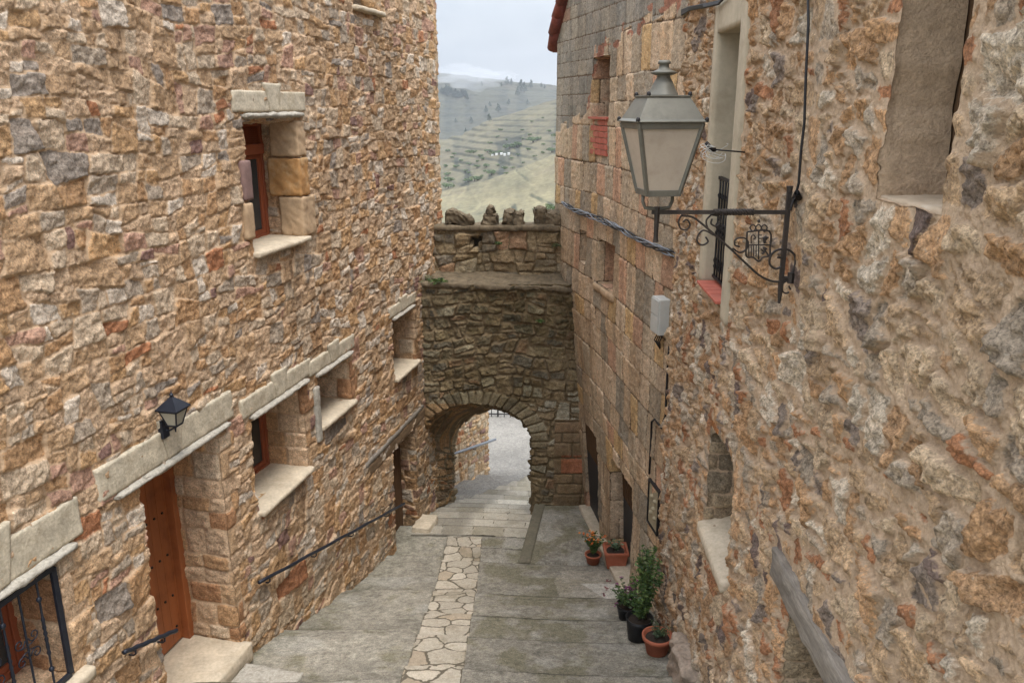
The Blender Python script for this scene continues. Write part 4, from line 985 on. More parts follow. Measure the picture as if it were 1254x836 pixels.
# low ground beyond and under the houses
# ================================================================== BEYOND THE ARCH
bw = empty('rubble_wall', (-.9, 16, -8), 'rubble stone wall with a grey rail seen through the arch', 'wall')
b0 = np.array([-1.95, 14.15, 0.]); b1 = np.array([-.53, 16.75, 0.]); bt = (b1 - b0); bl = np.linalg.norm(bt); bt /= bl; bn = np.array([bt[1], -bt[0], 0])
def mapB(s, z):
    a = np.minimum(s, bl); e = np.maximum(s - bl, 0); P = b0 + np.outer(a, bt) + np.outer(e, -bn); P[:, 2] = z
    r = (s > bl)[:, None]; return P, np.where(r, -bn, bt), np.where(r, bt, bn)
def patB(s, z):
    e, Rr, dx, dz = bsp(s, z, 1201, .42, .32, 4, .009, .25, .04, .010)
    return stone_disp(e, Rr, dx, dz, s, z, .04, .03, 1201, .2, .008), pick(Rr, PAL_L, WT_L, .15) * 1.05, e
wall_grid('wall', axis(0, bl + .5, lambda s: .016, [bl]), axis(-8.4, -4.6, lambda z: .016, []), mapB, patB, [], M['left'], bw, seed=15)
hb = lambda a, d, z: tuple(b0 + bt * a + bn * d + np.array([0, 0, z]))
mb = MB(); mb.box(0, bl, -.5, -.02, -8.4, -4.62, hb); mb.build('core', M['tan'], bw)
hr = empty('handrail', hb(1, .1, -6.6), 'grey metal handrail on the rubble wall beyond the arch', 'handrail')
q0, r0_ = ray(598, 543); mb = MB(); mb.tube([hb(.6, .1, -6.62), hb(1.6, .1, -6.84), hb(bl + .15, .1, -7.12)], .03, 8); mb.build('rail', M['cable_grey'], hr, smooth=True)
for a in (1.2, 2.3):
    mb = MB(); zz = -6.62 - .2 * (a - .6); mb.tube([hb(a, .1, zz - .03), hb(a, .08, zz - .1), hb(a, -.02, zz - .1)], .012, 6); mb.build('wall_bracket', M['cable_grey'], hr, smooth=True)
rl = empty('railing', (0, 21, -8.3), 'black iron railing at the end of the road beyond the arch', 'railing')
mb = MB(); mb.tube([(-2.5, 21.3, -7.5), (2.6, 21.0, -7.5)], .025, 6); mb.tube([(-2.5, 21.3, -8.2), (2.6, 21.0, -8.2)], .018, 6); mb.build('rail', M['iron'], rl)
for k in range(30):
    a = k / 29; mb = MB(); mb.tube([(-2.5 + 5.1 * a, 21.3 - .3 * a, -8.35), (-2.5 + 5.1 * a, 21.3 - .3 * a, -7.5)], .012 if k % 6 else .024, 5); mb.build('baluster', M['iron'], rl)
# ================================================================== TERRAIN
qs = np.unique(np.concatenate([np.linspace(-1.6, -.12, 60), np.linspace(-.12, .1, 230), np.linspace(.1, 1.6, 60)]))
ys = np.concatenate([np.geomspace(22, 160, 90), np.linspace(160, 340, 190)[1:], np.linspace(340, 460, 30)[1:], np.geomspace(460, 920, 260)[1:], np.geomspace(920, 1250, 30)[1:], np.geomspace(1250, 2150, 240)[1:], np.geomspace(2150, 3200, 30)[1:]])
def cosint(y, ks, vs):
    ks = np.array(ks, float); i = np.clip(np.searchsorted(ks, y) - 1, 0, len(ks) - 2); t = np.clip((y - ks[i]) / (ks[i + 1] - ks[i]), 0, 1)
    t = t * t * (3 - 2 * t) * .5 + t * .5
    a = np.choose(0, [0]); V = np.stack([np.broadcast_to(v, y.shape) for v in vs]); ar = np.arange(len(y))
    return V[i, ar] * (1 - t) + V[i + 1, ar] * t
def terr(x, y):
    q = np.clip(x / y, -.25, .25)
    rc1 = np.interp(q, [-.25, -.085, -.03, .06, .25], [-.115, -.100, -.086, -.052, -.03])
    rc2 = np.interp(q, [-.25, -.085, -.06, -.03, .0, .06, .25], [-.046, -.040, -.034, -.018, -.010, .009, .03])
    rc3 = np.interp(q, [-.25, -.085, .06, .25], [.048, .0375, .0195, .0])
    nn = fbm(x / 90, y / 90, 61, 4)
    r = cosint(y, [20, 24, 60, 150, 340, 430, 900, 1150, 2000, 3200], [-.36, -.375, -.225, -.155, rc1, rc1 - .035, rc2, rc2 - .05, rc3, rc3 - .06])
    z = r * y + nn * y * .0035 * np.clip((y - 60) / 200, 0, 1)
    return z
def terrace(z, y, x):
    st = np.where(y < 400, 1.6, np.where(y < 1000, 5.0, 13.0)); zz = z + st * 1.3 * fbm(x / (st * 40), y / (st * 70), 67, 4)
    t = zz / st; f = t - np.floor(t); g = sst(.55, .95, f); amt = np.clip((y - 40) / 150, 0, 1) * np.where(y > 1000, .14, np.where(y > 400, .45, .14)) * (.1 + 1.2 * vn(x / 45, y / 80, 68))
    return z + (g - f) * st * amt, g * (1 - g) * 4, f
qg, yg = np.meshgrid(qs, ys); xg = (qg * yg).ravel(); yg = yg.ravel()
z0 = terr(xg, yg); zt, ris, fr_ = terrace(z0, yg, xg)
zt = zt + yg * .0007 * fbm(xg / 9, yg / 9, 70, 3)
straw = lin((146, 137, 104)); green = lin((92, 93, 70)); dark = lin((52, 61, 44)); earth = lin((126, 112, 90))
n1 = fbm(xg / (yg * .05 + 4), yg / (yg * .08 + 4), 71, 5); n2 = fbm(xg / (yg * .012 + 1), yg / (yg * .02 + 1), 72, 4)
c = straw[None, :] * (1 + .15 * n1)[:, None]
g = sst(-.15, .35, n1 + .3 * n2); g = np.where(yg > 1000, .85 + .15 * g, np.where(yg > 400, .15 + .5 * g, .45 * g)); c = c * (1 - g)[:, None] + np.outer(g, green)
er = sst(.2, .5, fbm(xg / 40 + 3, yg / 60, 73, 4)) * .4; c = c * (1 - er)[:, None] + np.outer(er, earth)
rs = sst(.3, .9, ris) * np.clip(yg / 200, 0, 1) * .8 * sst(-.25, .35, n2 + .5 * fbm(xg / 30, yg / 60, 79, 3)); c = c * (1 - rs)[:, None] + np.outer(rs, dark)
ln = (fr_ > .5) & (fr_ < .66); c = c * (1 + .18 * ln * (n2 > -.1) * (yg < 1000))[:, None]
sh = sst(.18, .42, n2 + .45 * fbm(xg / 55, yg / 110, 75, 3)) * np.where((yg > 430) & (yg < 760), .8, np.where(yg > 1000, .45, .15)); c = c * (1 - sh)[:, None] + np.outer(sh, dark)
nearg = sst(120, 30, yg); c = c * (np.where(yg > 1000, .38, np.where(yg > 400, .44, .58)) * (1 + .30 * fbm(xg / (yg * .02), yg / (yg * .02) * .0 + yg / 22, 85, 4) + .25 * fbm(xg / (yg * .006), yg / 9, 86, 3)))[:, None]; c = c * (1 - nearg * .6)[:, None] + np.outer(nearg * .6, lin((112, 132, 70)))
ny, nx = len(ys), len(qs); i = (np.arange(nx - 1)[None, :] + np.arange(ny - 1)[:, None] * nx).ravel()
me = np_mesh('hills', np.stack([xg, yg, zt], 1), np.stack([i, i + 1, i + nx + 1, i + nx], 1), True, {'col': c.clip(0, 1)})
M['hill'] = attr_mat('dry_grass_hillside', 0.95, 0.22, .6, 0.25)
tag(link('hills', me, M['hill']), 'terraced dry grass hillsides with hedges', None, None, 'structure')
GX = np.concatenate([np.linspace(-60, -4, 12), np.linspace(4, 60, 12)]); GY = np.linspace(-12, 26, 40); gx, gy = np.meshgrid(np.linspace(-60, 60, 60), GY)
gz = zline(gy.ravel()) - .25 - .03 * np.abs(gx.ravel()) ; i = (np.arange(59)[None, :] + np.arange(39)[:, None] * 60).ravel()
me = np_mesh('ground', np.stack([gx.ravel(), gy.ravel(), gz], 1), np.stack([i, i + 1, i + 61, i + 60], 1), True)
tag(link('ground', me, simple('bare_earth', (120, 112, 84), 1, .2, 3, .01)), 'bare ground under the village', None, None, 'structure')
# ------------------------------------------------------------------ hill trees
def leaf_cloud(mb, lobes, n, size, cols, up=.3, rng=None):
    rng = rng or random
    for _ in range(n):
        cx, cy, cz, rx, rz = rng.choice(lobes); a = rng.uniform(0, 2 * PI); u = rng.uniform(-1, 1); rr = rng.uniform(.55, 1.05)
        p = Vector((cx + rx * rr * math.cos(a) * math.sqrt(1 - u * u), cy + rx * rr * math.sin(a) * math.sqrt(1 - u * u), cz + rz * rr * u))
        d = Vector((rng.gauss(0, 1), rng.gauss(0, 1), rng.gauss(0, 1) * .6 + up)).normalized(); x, y = frame_of(d); sz = size * rng.uniform(.6, 1.3)
        c = rng.choice(cols); k = rng.uniform(.6, 1.3); mb.add([p - x * sz, p + y * sz * .5, p + x * sz, p - y * sz * .5], [(0, 1, 2, 3)], (c[0] * k, c[1] * k, c[2] * k))
def hill_tree(kind, seed):
    rg = random.Random(seed); mb = MB()
    cs = [tuple(lin(c)) for c in ([(52, 66, 48), (60, 76, 52), (44, 58, 44)] if kind == 'pine' else [(88, 108, 60), (78, 98, 56), (98, 116, 70)])]
    lobes = []
    if kind == 'pine':
        for k in range(7): t = k / 6; lobes.append((rg.uniform(-.5, .5), rg.uniform(-.5, .5), 1.6 + 5.4 * t, 2.1 * (1 - t) + .5, 1.1))
    else:
        for k in range(7): lobes.append((rg.uniform(-1.5, 1.5), rg.uniform(-1.5, 1.5), rg.uniform(1.0, 2.4), rg.uniform(.8, 1.4), rg.uniform(.7, 1.1)))
    leaf_cloud(mb, lobes, 520, .32, cs, rng=rg)
    return mb
protos = {}
def plant_tree(kind, u, v, size, lab, group):
    q, r = ray(u, v); yy = np.linspace(60, 2600, 6000); zz = terr(q * yy, yy); hit = np.nonzero(zz > r * yy)[0]
    if len(hit) == 0: return
    Yh = float(yy[hit[0]]); Xh = q * Yh; z = float(terr(np.array([Xh]), np.array([Yh]))[0])
    var = (kind, random.randrange(2))
    name = 'pine_tree' if kind == 'pine' else 'shrub'
    if var not in protos:
        o = empty(name, (0, 0, 0)); f = hill_tree(kind, 5 + var[1]).build('crown', M['leaf'], None, color=True); f.parent = o
        t = MB(); t.tube([(0, 0, -.6), (.05, 0, 1.0), (0, .1, 3.0 if kind == 'pine' else 1.4)], [.25, .2, .08], 6); tk = t.build('trunk', M['bark'], None); tk.parent = o
        protos[var] = o; r_ = o
    else:
        r_ = protos[var].copy(); COL.objects.link(r_)
        for ch in protos[var].children: c = ch.copy(); COL.objects.link(c); c.parent = r_
    h = size / 1000 * Yh / (7.2 if kind == 'pine' else 3.0)
    r_.location = (Xh, Yh, z - .2); r_.scale = (h * random.uniform(.9, 1.3), h, h * (random.uniform(.5, .8) if kind != 'pine' else 1)); r_.scale = r_.scale if kind != 'pine' else (h * 1.25, h * 1.25, h * .95); r_.rotation_euler = (0, 0, random.uniform(0, 6))
    tag(r_, lab, 'tree' if kind == 'pine' else 'shrub', group)
PT = [(600, 131, 6), (621, 104, 9), (626, 104, 7), (638, 111, 12), (642, 113, 11), (650, 108, 9), (663, 107, 5), (667, 109, 5), (646, 128, 6), (595, 138, 8), (610, 137, 9), (599, 148, 8), (577, 151, 7), (590, 105, 5), (614, 106, 5), (634, 117, 8), (623, 128, 6), (570, 162, 5), (558, 150, 5), (688, 111, 5), (584, 99, 4)]
for u, v, h in PT: plant_tree('pine', u, v, h, 'small dark pine standing alone on the far hillside or along its ridge', 'dark pines dotted over the far hillside')
for k in range(26): plant_tree('pine', 541 + k * 1.25 + random.uniform(-.5, .5), 113 + k * .28 + random.uniform(-3, 4), 7, 'dark pine in the dense little wood at the left of the far hillside', 'pines of the small wood on the far hillside')
for u, v, h in [(624, 182, 9), (633, 180, 8), (653, 174, 10), (660, 171, 5), (676, 186, 8), (682, 168, 6), (688, 185, 8), (580, 188, 6), (575, 187, 5), (590, 196, 6), (605, 190, 6), (597, 186, 6), (612, 188, 5), (584, 205, 6), (596, 205, 6), (617, 207, 5), (602, 214, 7), (596, 211, 5), (549, 215, 6), (570, 210, 5), (560, 205, 5), (640, 160, 3), (610, 168, 3), (665, 145, 3), (651, 150, 3), (627, 195, 5), (588, 192, 5), (556, 190, 4), (545, 205, 5), (574, 201, 4), (646, 184, 4), (666, 178, 4), (620, 172, 3), (628, 206, 4), (640, 200, 4), (655, 192, 4), (565, 197, 4), (553, 194, 4), (585, 199, 4), (634, 190, 4), (609, 203, 4), (575, 212, 4), (590, 216, 4), (620, 213, 4), (548, 186, 4), (600, 176, 4), (648, 166, 4), (672, 162, 4), (612, 160, 4), (680, 178, 4), (664, 188, 4), (640, 171, 3)]:
    plant_tree('shrub', u, v, h, 'rounded green shrub on the terraced middle hillside', 'shrubs over the terraced middle hillside')
for u, v, h in [(548, 222, 9), (549, 230, 9), (573, 223, 9), (581, 222, 9), (585, 220, 7), (603, 212, 6), (656, 257, 6), (674, 258, 10), (671, 254, 7)]:
    plant_tree('shrub', u, v, h, 'bright green bush at the foot of the near yellow slope', 'bright bushes on the near slope')
# white hives / huts on the middle hillside
for k, (u, v) in enumerate([(603, 190.5), (608, 189.5), (614, 189), (618, 190), (623, 189)]):
    q, r = ray(u, v); yy = np.linspace(380, 950, 3000); zz = terr(q * yy, yy); hit = np.nonzero(zz > r * yy)[0]
    if len(hit) == 0: continue
    Yh = float(yy[hit[0]]); z = float(zz[hit[0]]); hx = q * Yh
    e = empty('hut', (hx, Yh, z), 'tiny white hut among shrubs on the middle hillside, one of a short row', 'hut', 'white huts on the middle hillside')
    w_ = 1.0; mb = MB(); mb.box(hx - w_, hx + w_, Yh - 1, Yh + 1, z - .5, z + 1.0); mb.build('wall', simple('white_render' , (225, 225, 222), .8, .03), e)
    mb = MB(); mb.hexa([(hx - w_ - .1, Yh - 1.2, z + 1.0), (hx + w_ + .1, Yh - 1.2, z + 1.0), (hx + w_ + .1, Yh + 1.2, z + 1.2), (hx - w_ - .1, Yh + 1.2, z + 1.2), (hx - w_ - .1, Yh - 1.2, z + 1.1), (hx + w_ + .1, Yh - 1.2, z + 1.1), (hx + w_ + .1, Yh + 1.2, z + 1.3), (hx - w_ - .1, Yh + 1.2, z + 1.3)]); mb.build('roof', simple('pale_roof', (200, 200, 198), .8, .03), e)
# ================================================================== STREET LANTERN
LY = 4.61; WX = 1.45 + .035 * LY; AZ = -.575
sl = empty('street_lantern', (WX, LY, -1.0), 'large green grey four-sided street lantern on a scrolled black iron bracket', 'street lamp')
lc = Vector((.815, LY, 0))
ROTL = math.radians(8); ZB, ZT = -.465, -.09
def ring4(hw, z): return [lc + Vector((math.cos(ROTL) * a * hw * .82 - math.sin(ROTL) * b * hw * .82, math.sin(ROTL) * a * hw * .82 + math.cos(ROTL) * b * hw * .82, z if z < ZT + .01 else ZT + (z - ZT) * .8)) for a, b in ((-1, -1), (1, -1), (1, 1), (-1, 1))]
ZB, ZT = -.465, -.09
mb = MB(); loft(mb, [ring4(.115, ZB + .012), ring4(.207, ZT - .01)]); mb.build('glass', M['frost'], sl)
lf_ = MB()
for k in range(4):
    a = ring4(.112, ZB)[k]; b = ring4(.212, ZT)[k]; d = (lc - a); 
    x0 = (Vector((lc.x, lc.y, a.z)) - a).normalized()
    lf_.tube([a, b], .014, 4)
for hw0, hw1, za, zb in ((.122, .126, ZB - .014, ZB + .02), (.215, .219, ZT - .03, ZT + .004)):
    lo4 = [ring4(hw0, za), ring4(hw1, zb)]; li4 = [ring4(hw0 - .022, za), ring4(hw1 - .022, zb)]
    for k in range(4):
        m = (k + 1) % 4; lf_.hexa([lo4[0][k], lo4[0][m], li4[0][m], li4[0][k], lo4[1][k], lo4[1][m], li4[1][m], li4[1][k]])
loft(lf_, [ring4(.115, ZB - .012), ring4(.115, ZB - .006)])
lf_.build('frame', M['lamp_metal'], sl, bev=.002)
mb = MB(); loft(mb, [ring4(.238, ZT + .004), ring4(.240, ZT + .012), ring4(.215, ZT + .028), ring4(.142, ZT + .165), ring4(.150, ZT + .168), ring4(.150, ZT + .178)])
hood = mb.build('hood', M['lamp_metal'], sl, bev=.002)
mb = MB()
mb.lathe((lc.x, lc.y, ZT + .141), [(r_ * .82, z_ * .8) for r_, z_ in [(.105, 0), (.098, .008), (.078, .05), (.06, .09), (.045, .115), (.042, .13), (.06, .133), (.084, .142), (.088, .15), (.06, .16), (.04, .168), (.034, .18), (.032, .20), (.042, .203), (.042, .215), (.034, .226)]], 28)
mb.build('chimney_cap', M['lamp_metal'], hood, smooth=True)
for k in range(4):
    for hw, z in ((.236, ZT + .02), (.146, ZT + .182)):
        mb = MB()
        p = ring4(hw - .008, z)[k]; mb.lathe((p.x, p.y, p.z - .012), [(.003, 0), (.011, .005), (.012, .014), (.009, .024), (.002, .028)], 8)
        mb.build('knob', M['iron'], hood, smooth=True)
mb = MB()
for sg in (-1, 1):
    a = math.cos(ROTL) * sg; b = math.sin(ROTL) * sg
    mb.tube([lc + Vector((a * .085, b * .085, ZB - .012)), lc + Vector((a * .085, b * .085, ZB - .05)), lc + Vector((a * .07, b * .07, ZB - .085)), lc + Vector((a * .03, b * .03, AZ + .02)), lc + Vector((0, 0, AZ + .015))], .010, 8)
mb.build('fork', M['lamp_metal'], sl, smooth=True)
br = MB()
P_ = lambda t, z, dy=0: Vector((lc.x + t * (WX - lc.x), LY + dy, z))      # t=0 at the lantern, 1 at the wall
br.box(lc.x - .03, WX - .06, LY - .011, LY + .011, AZ - .011, AZ + .011)
n = 40
for ph in range(4): br.tube([P_(.40 + .28 * k / n, AZ + .013 * math.sin(k * .55 + ph * PI / 2), .013 * math.cos(k * .55 + ph * PI / 2)) for k in range(n + 1)], .007, 5)
br.box(WX - .075, WX - .051, LY - .012, LY + .012, -1.02, -.46)
br.tube([(WX - .063, LY, -1.02), (WX - .063, LY, -1.10)], [.016, .008], 8); br.tube([(WX - .063, LY, -.46), (WX - .063, LY, -.43)], [.016, .02], 8)
br.tube([P_(0, AZ + .03), P_(0, AZ - .03), P_(0, AZ - .13), P_(0, AZ - .17)], [.018, .015, .012, .016], 8)
for zz in (-.95, -.52): br.tube([(WX - .06, LY, zz), (WX + .05, LY, zz)], .010, 6); br.tube([(WX - .01, LY, zz - .03), (WX - .01, LY, zz + .03)], .02, 8)
bk = br.build('bracket', M['rust_iron'], sl)
sc = MB()
def pt(u, v): q, r = ray(u, v); return Vector((q * LY, LY, r * LY))     # the bracket lies in one plane square to the wall
sep = True
def curve(ps, r=.006, n=8):
    ps = [pt(*p) for p in ps]; out = []
    for i in range(len(ps) - 1):
        p0 = ps[max(i - 1, 0)]; p1 = ps[i]; p2 = ps[i + 1]; p3 = ps[min(i + 2, len(ps) - 1)]
        for k in range(n):
            t = k / n; out.append(.5 * ((2 * p1) + (p2 - p0) * t + (2 * p0 - 5 * p1 + 4 * p2 - p3) * t * t + (3 * p1 - p0 - 3 * p2 + p3) * t ** 3))
    out.append(ps[-1]); sc.tube(out, r, 6)
    if sep: sc.build('scroll', M['rust_iron'], bk, smooth=True); sc.__init__()
curve([(834, 264), (831, 272), (834, 280), (841, 281), (845, 275), (841, 269), (836, 272)], .0055)
curve([(834, 264), (848, 266), (862, 276), (878, 290), (895, 305), (915, 324), (930, 337), (945, 344), (958, 344), (969, 336), (974, 322), (972, 311), (962, 305), (950, 307), (943, 315), (943, 324), (950, 329), (958, 325), (959, 317), (952, 315)], .007)
curve([(871, 263), (865, 270), (867, 280), (874, 288)], .0055); curve([(871, 263), (879, 265), (882, 272), (877, 277), (871, 274), (872, 268)], .0055)
curve([(874, 288), (862, 282), (855, 288), (854, 296), (860, 300), (867, 296), (864, 290)], .0055)
curve([(897, 304), (906, 309), (914, 305), (916, 296), (910, 291), (901, 293), (900, 300), (906, 302)], .0055)
curve([(974, 345), (966, 343), (959, 347), (957, 354), (962, 359), (968, 356), (966, 350)], .0055)
sep = False
# heraldic shield: pierced frame, bars, crown of rings
sc = MB(); curve([(915, 284), (942, 283), (943, 304), (942, 313), (934, 315), (929, 320), (922, 315), (914, 314), (914, 300), (915, 284)], .0055, 4)
curve([(929, 283), (929, 318)], .004, 3); curve([(914, 300), (943, 300)], .004, 3)
for u in (917, 920, 923, 926): curve([(u, 300), (u, 314)], .003, 2)
curve([(920, 298), (920, 290), (923, 288), (925, 291), (923, 293)], .0035, 4); curve([(929, 288), (933, 288)], .003, 2); curve([(929, 292), (933, 292)], .003, 2)
curve([(937, 298), (936, 292), (939, 290)], .009, 4); curve([(934, 291), (937, 294), (941, 290)], .005, 3)
curve([(933, 311), (937, 307), (935, 303), (939, 305)], .0065, 4); curve([(937, 307), (940, 311), (940, 314)], .0055, 3); curve([(935, 308), (932, 305)], .005, 2)
for u in (922, 929, 936): curve([(u, 284), (u - 3.6, 279), (u, 275), (u + 3.6, 279), (u, 284)], .004, 4)
p = pt(929, 273); sc.lathe((p.x, p.y, p.z), [(.003, 0), (.009, .007), (.009, .013), (.003, .02)], 8)
sc.build('crest', M['rust_iron'], bk, smooth=True)
# cable feeding the lantern, down the near wall
def rp(u, v, d=.045):
    q, r = ray(u, v); Yw = (1.45 - d) / (q - .035); return Vector((q * Yw, Yw, r * Yw))
mb = MB(); pts = [rp(989, -30), rp(990, 30), rp(987, 90), rp(985, 150), rp(981, 185), rp(978, 225), rp(974, 240), rp(970, 250, .06), rp(968, 258, .07)]
cm = mb.tube(pts, .0075, 6); tag(mb.build('cable', M['cable'], smooth=True), 'black cable hanging down the rubble wall to the lantern bracket', 'cable')
mb = MB(); mb.tube([rp(972, 245, .02), rp(976, 236, .06), rp(979, 243, .03)], .016, 8); tag(mb.build('insulator', M['iron'], smooth=True), 'round iron insulator at the top of the lantern bracket', 'insulator')
# hook with white wires
hk = empty('wire_hook', rp(918, 187, 0), 'iron hook with loops of thin white wire beside the plastered window', 'hook')
a = rp(918, 187, 0); b = a + Vector((-.24, -.01, .02)); mb = MB(); mb.tube([a, b], .006, 6); mb.tube([b, b + Vector((-.03, 0, .0)), b + Vector((-.07, 0, .05))], [.016, .02, .014], 6); mb.build('rod', M['iron'], hk, smooth=True)
mb = MB(); rg = random.Random(3)
for k in range(7):
    o = b + Vector((-.01, 0, .0)); w = rg.uniform(.03, .09); hgt = rg.uniform(.04, .12); tl = rg.uniform(-.6, .8); ps = [o + Vector((-w * math.sin(t) * 1.3, .03 * math.sin(t * 2 + k), .02 + tl * w * math.sin(t) - hgt * (1 - math.cos(t)) * .5)) for t in np.linspace(0, PI * rg.uniform(1.0, 1.8), 14)]
    mb.tube(ps, .0022, 4)
mb.build('wires', M['wire_white'], hk, smooth=True)
# bundle of cables along the ashlar wall and the dark bit near the top
def ap(u, v, d=.04):
    q, r = ray(u, v); Yw = 11.0
    for _ in range(12): Yw = (float(xA(Yw, r * Yw)) - d - ASL * Yw) / (q - ASL)
    return Vector((q * Yw, Yw, r * Yw))
A0 = ap(690, 249); A1 = ap(826, 311)
cb = empty('cable_bundle', tuple(A1), 'sagging bundle of grey twisted cables along the squared-block wall', 'cables')
for k in range(6):
    mb = MB(); ps = []
    for t in np.linspace(0, 1, 60):
        c_ = A0.lerp(A1, t); a = t * 30 + k * 1.05; c_ = c_ + Vector((-.02 * math.cos(a) - .015, 0, .03 * math.sin(a * .7 + k) - .03 * math.sin(t * PI * 3) * .5)); ps.append(c_)
    mb.tube(ps, .009, 5); mb.build('strand', M['cable_grey'] if k % 3 else M['cable'], cb, smooth=True)
mb = MB()
for k in range(4):
    ps = [rp(895, -14 + k, .05), rp(880, 2 + k, .06), rp(862, 6 + k, .08), rp(845, 9 + k, .07), rp(832, 14 + k * 2, .02)]; mb.tube(ps, .011, 5)
tag(mb.build('cable', M['cable'], smooth=True), 'short thick dark cable at the top where the two right houses meet', 'cable')
# meter box and its cable
bx = empty('meter_box', tuple(ap(818, 405)), 'pale grey plastic utility box on the squared-block wall', 'utility box')
q_ = ap(818, 388, 0); s_ = 8.92; z_ = q_.z
mb = MB(); mb.box(8.80, 9.04, -.02, .13, -2.47, -2.06, AX); bb = mb.build('box', M['greybox'], bx, bev=.01)
mb = MB(); mb.box(8.81, 9.03, .131, .142, -2.455, -2.26, AX); mb.box(8.81, 9.03, .131, .142, -2.25, -2.075, AX); mb.build('cover', M['greybox'], bx, bev=.004)
mb = MB()
for k in range(4): mb.tube([Af(8.85 + k * .04, -2.47, .06), Af(8.87 + k * .03, -2.56, .08 + k * .01), Af(8.92, -2.63 - k * .01, .05)], .008, 5)
mb.build('tails', M['cable'], bx, smooth=True)
mb = MB(); mb.tube([ap(820, 418, .04), ap(818, 440, .03), ap(816, 480, .025), ap(815, 508, .03), ap(810, 524, .03), ap(802, 513, .03), ap(798, 516, .03), ap(797, 545, .025), ap(795, 580, .025)], .013, 6)
tag(mb.build('cable', M['cable'], smooth=True), 'black cable dropping from the grey utility box towards the plaque', 'cable')
# relief plaque
pq = empty('wall_plaque', tuple(ap(803, 620)), 'framed pale stone relief plaque low on the squared-block wall', 'plaque')
c_ = ap(803, 620, 0); s0 = c_.y - .17; s1 = c_.y + .17; zc_ = c_.z
mb = MB(); mb.box(s0, s1, -.05, .03, zc_ - .27, zc_ + .27, AX); mb.build('panel', M['plaque'], pq, bev=.004)
mb = MB()
for a, b, c0, c1 in ((s0 - .02, s0, -.29, .29), (s1, s1 + .02, -.29, .29), (s0, s1, .27, .29), (s0, s1, -.29, -.27)): mb.box(a, b, -.05, .045, zc_ + c0, zc_ + c1, AX)
mb.build('frame', M['iron'], pq)
mb = MB()
for ds, dz_ in ((-.06, .1), (.05, .12), (-.01, -.02), (-.07, -.12), (.06, -.1)):
    p = Af((s0 + s1) / 2 + ds, zc_ + dz_, .03); mb.lathe((p[0], p[1], p[2] - .03), [(.004, 0), (.03, .015), (.036, .03), (.03, .045), (.004, .06)], 8)
mb.build('relief', M['plaque'], pq, smooth=True)
# ================================================================== POTTED PLANTS
def at_ground(u, v):
    q, r = ray(u, v); yy = np.linspace(5, 20, 4000); zz = street_z(q * yy, yy)[0]; hit = np.nonzero(zz > r * yy)[0]; Yh = float(yy[hit[0]]); return Vector((q * Yh, Yh, float(zz[hit[0]])))
def pot_plant(name, lab, base, R0, R1, H, mat, rim=True, square=False):
    e = empty(name, tuple(base), lab, 'potted plant', 'potted plants by the right-hand doors')
    mb = MB()
    if square:
        h0, h1 = R0, R1; ring = lambda h, z: [base + Vector((a * h, b * h, z)) for a, b in ((-1, -1), (1, -1), (1, 1), (-1, 1))]
        loft(mb, [ring(h0, 0), ring(h1, H), ring(h1 - .02, H), ring(h1 - .03, H - .04)]); mb.box(0, 0.001, 0, .001, 0, .001) if 0 else None
        for hh in (H,):
            o4 = ring(h1 + .012, H - .035); o5 = ring(h1 + .012, H + .003); i4 = ring(h1 - .02, H - .035); i5 = ring(h1 - .02, H + .003)
            for k in range(4): m = (k + 1) % 4; mb.hexa([o4[k], o4[m], i4[m], i4[k], o5[k], o5[m], i5[m], i5[k]])
    else:
        prof = [(R0 * .9, 0), (R0, .01), (R1 * .93, H * .8)] + ([(R1 * 1.03, H * .81), (R1 * 1.05, H * .98)] if rim else []) + [(R1, H), (R1 * .9, H), (R1 * .87, H - .04)]
        mb.lathe(base, prof, 28)
    po = mb.build('pot', M[mat], e, smooth=not square, bev=.004 if square else 0)
    mb = MB(); mb.lathe(base + Vector((0, 0, H - .05)), [(R1 * .84, 0), (R1 * .8, .015), (R1 * .3, .025)], 16); mb.build('soil', M['soil'], po)
    return e
GREENS = [tuple(lin(c)) for c in [(74, 98, 44), (58, 84, 38), (92, 114, 56), (50, 72, 36)]]
GRN2 = [tuple(lin(c)) for c in [(96, 118, 84), (80, 104, 76), (110, 128, 96)]]
def bush(e, base, stems, h, spread, nleaf, size, cols, name='foliage', droop=0.0, seed=1, r=.004):
    rg = random.Random(seed); st = MB(); lf = MB(); tips = []
    for _ in range(stems):
        a = rg.uniform(0, 2 * PI); hh = h * rg.uniform(.55, 1.0); sp = spread * rg.uniform(.25, 1.0)
        ps = [base + Vector((math.cos(a) * sp * t ** 1.3 + rg.uniform(-.01, .01), math.sin(a) * sp * t ** 1.3, hh * (t - droop * t * t))) for t in np.linspace(0, 1, 7)]
        st.tube(ps, [r * (1.2 - .8 * t) for t in np.linspace(0, 1, 7)], 5); tips.append(ps[-1])
        for _ in range(nleaf):
            t = rg.uniform(.18, 1.0) * 6; k = min(int(t), 5); p = ps[k].lerp(ps[k + 1], t - k)
            d = Vector((rg.gauss(0, 1), rg.gauss(0, 1), rg.gauss(.2, .7))).normalized(); q = p + d * size * rg.uniform(.3, 1.6)
            x, y = frame_of(Vector((rg.gauss(0, 1), rg.gauss(0, 1), rg.gauss(.9, .6))).normalized()); sz = size * rg.uniform(.6, 1.25); c = rg.choice(cols); kk = rg.uniform(.75, 1.25)
            lf.add([q - x * sz, q - x * sz * .2 + y * sz * .42, q + x * sz, q - x * sz * .2 - y * sz * .42], [(0, 1, 2, 3)], (c[0] * kk, c[1] * kk, c[2] * kk))
    st.build('stems', simple('green_stem', (86, 92, 54), .8, .1), e, smooth=True); lf.build(name, M['leaf'], e, color=True)
    return tips
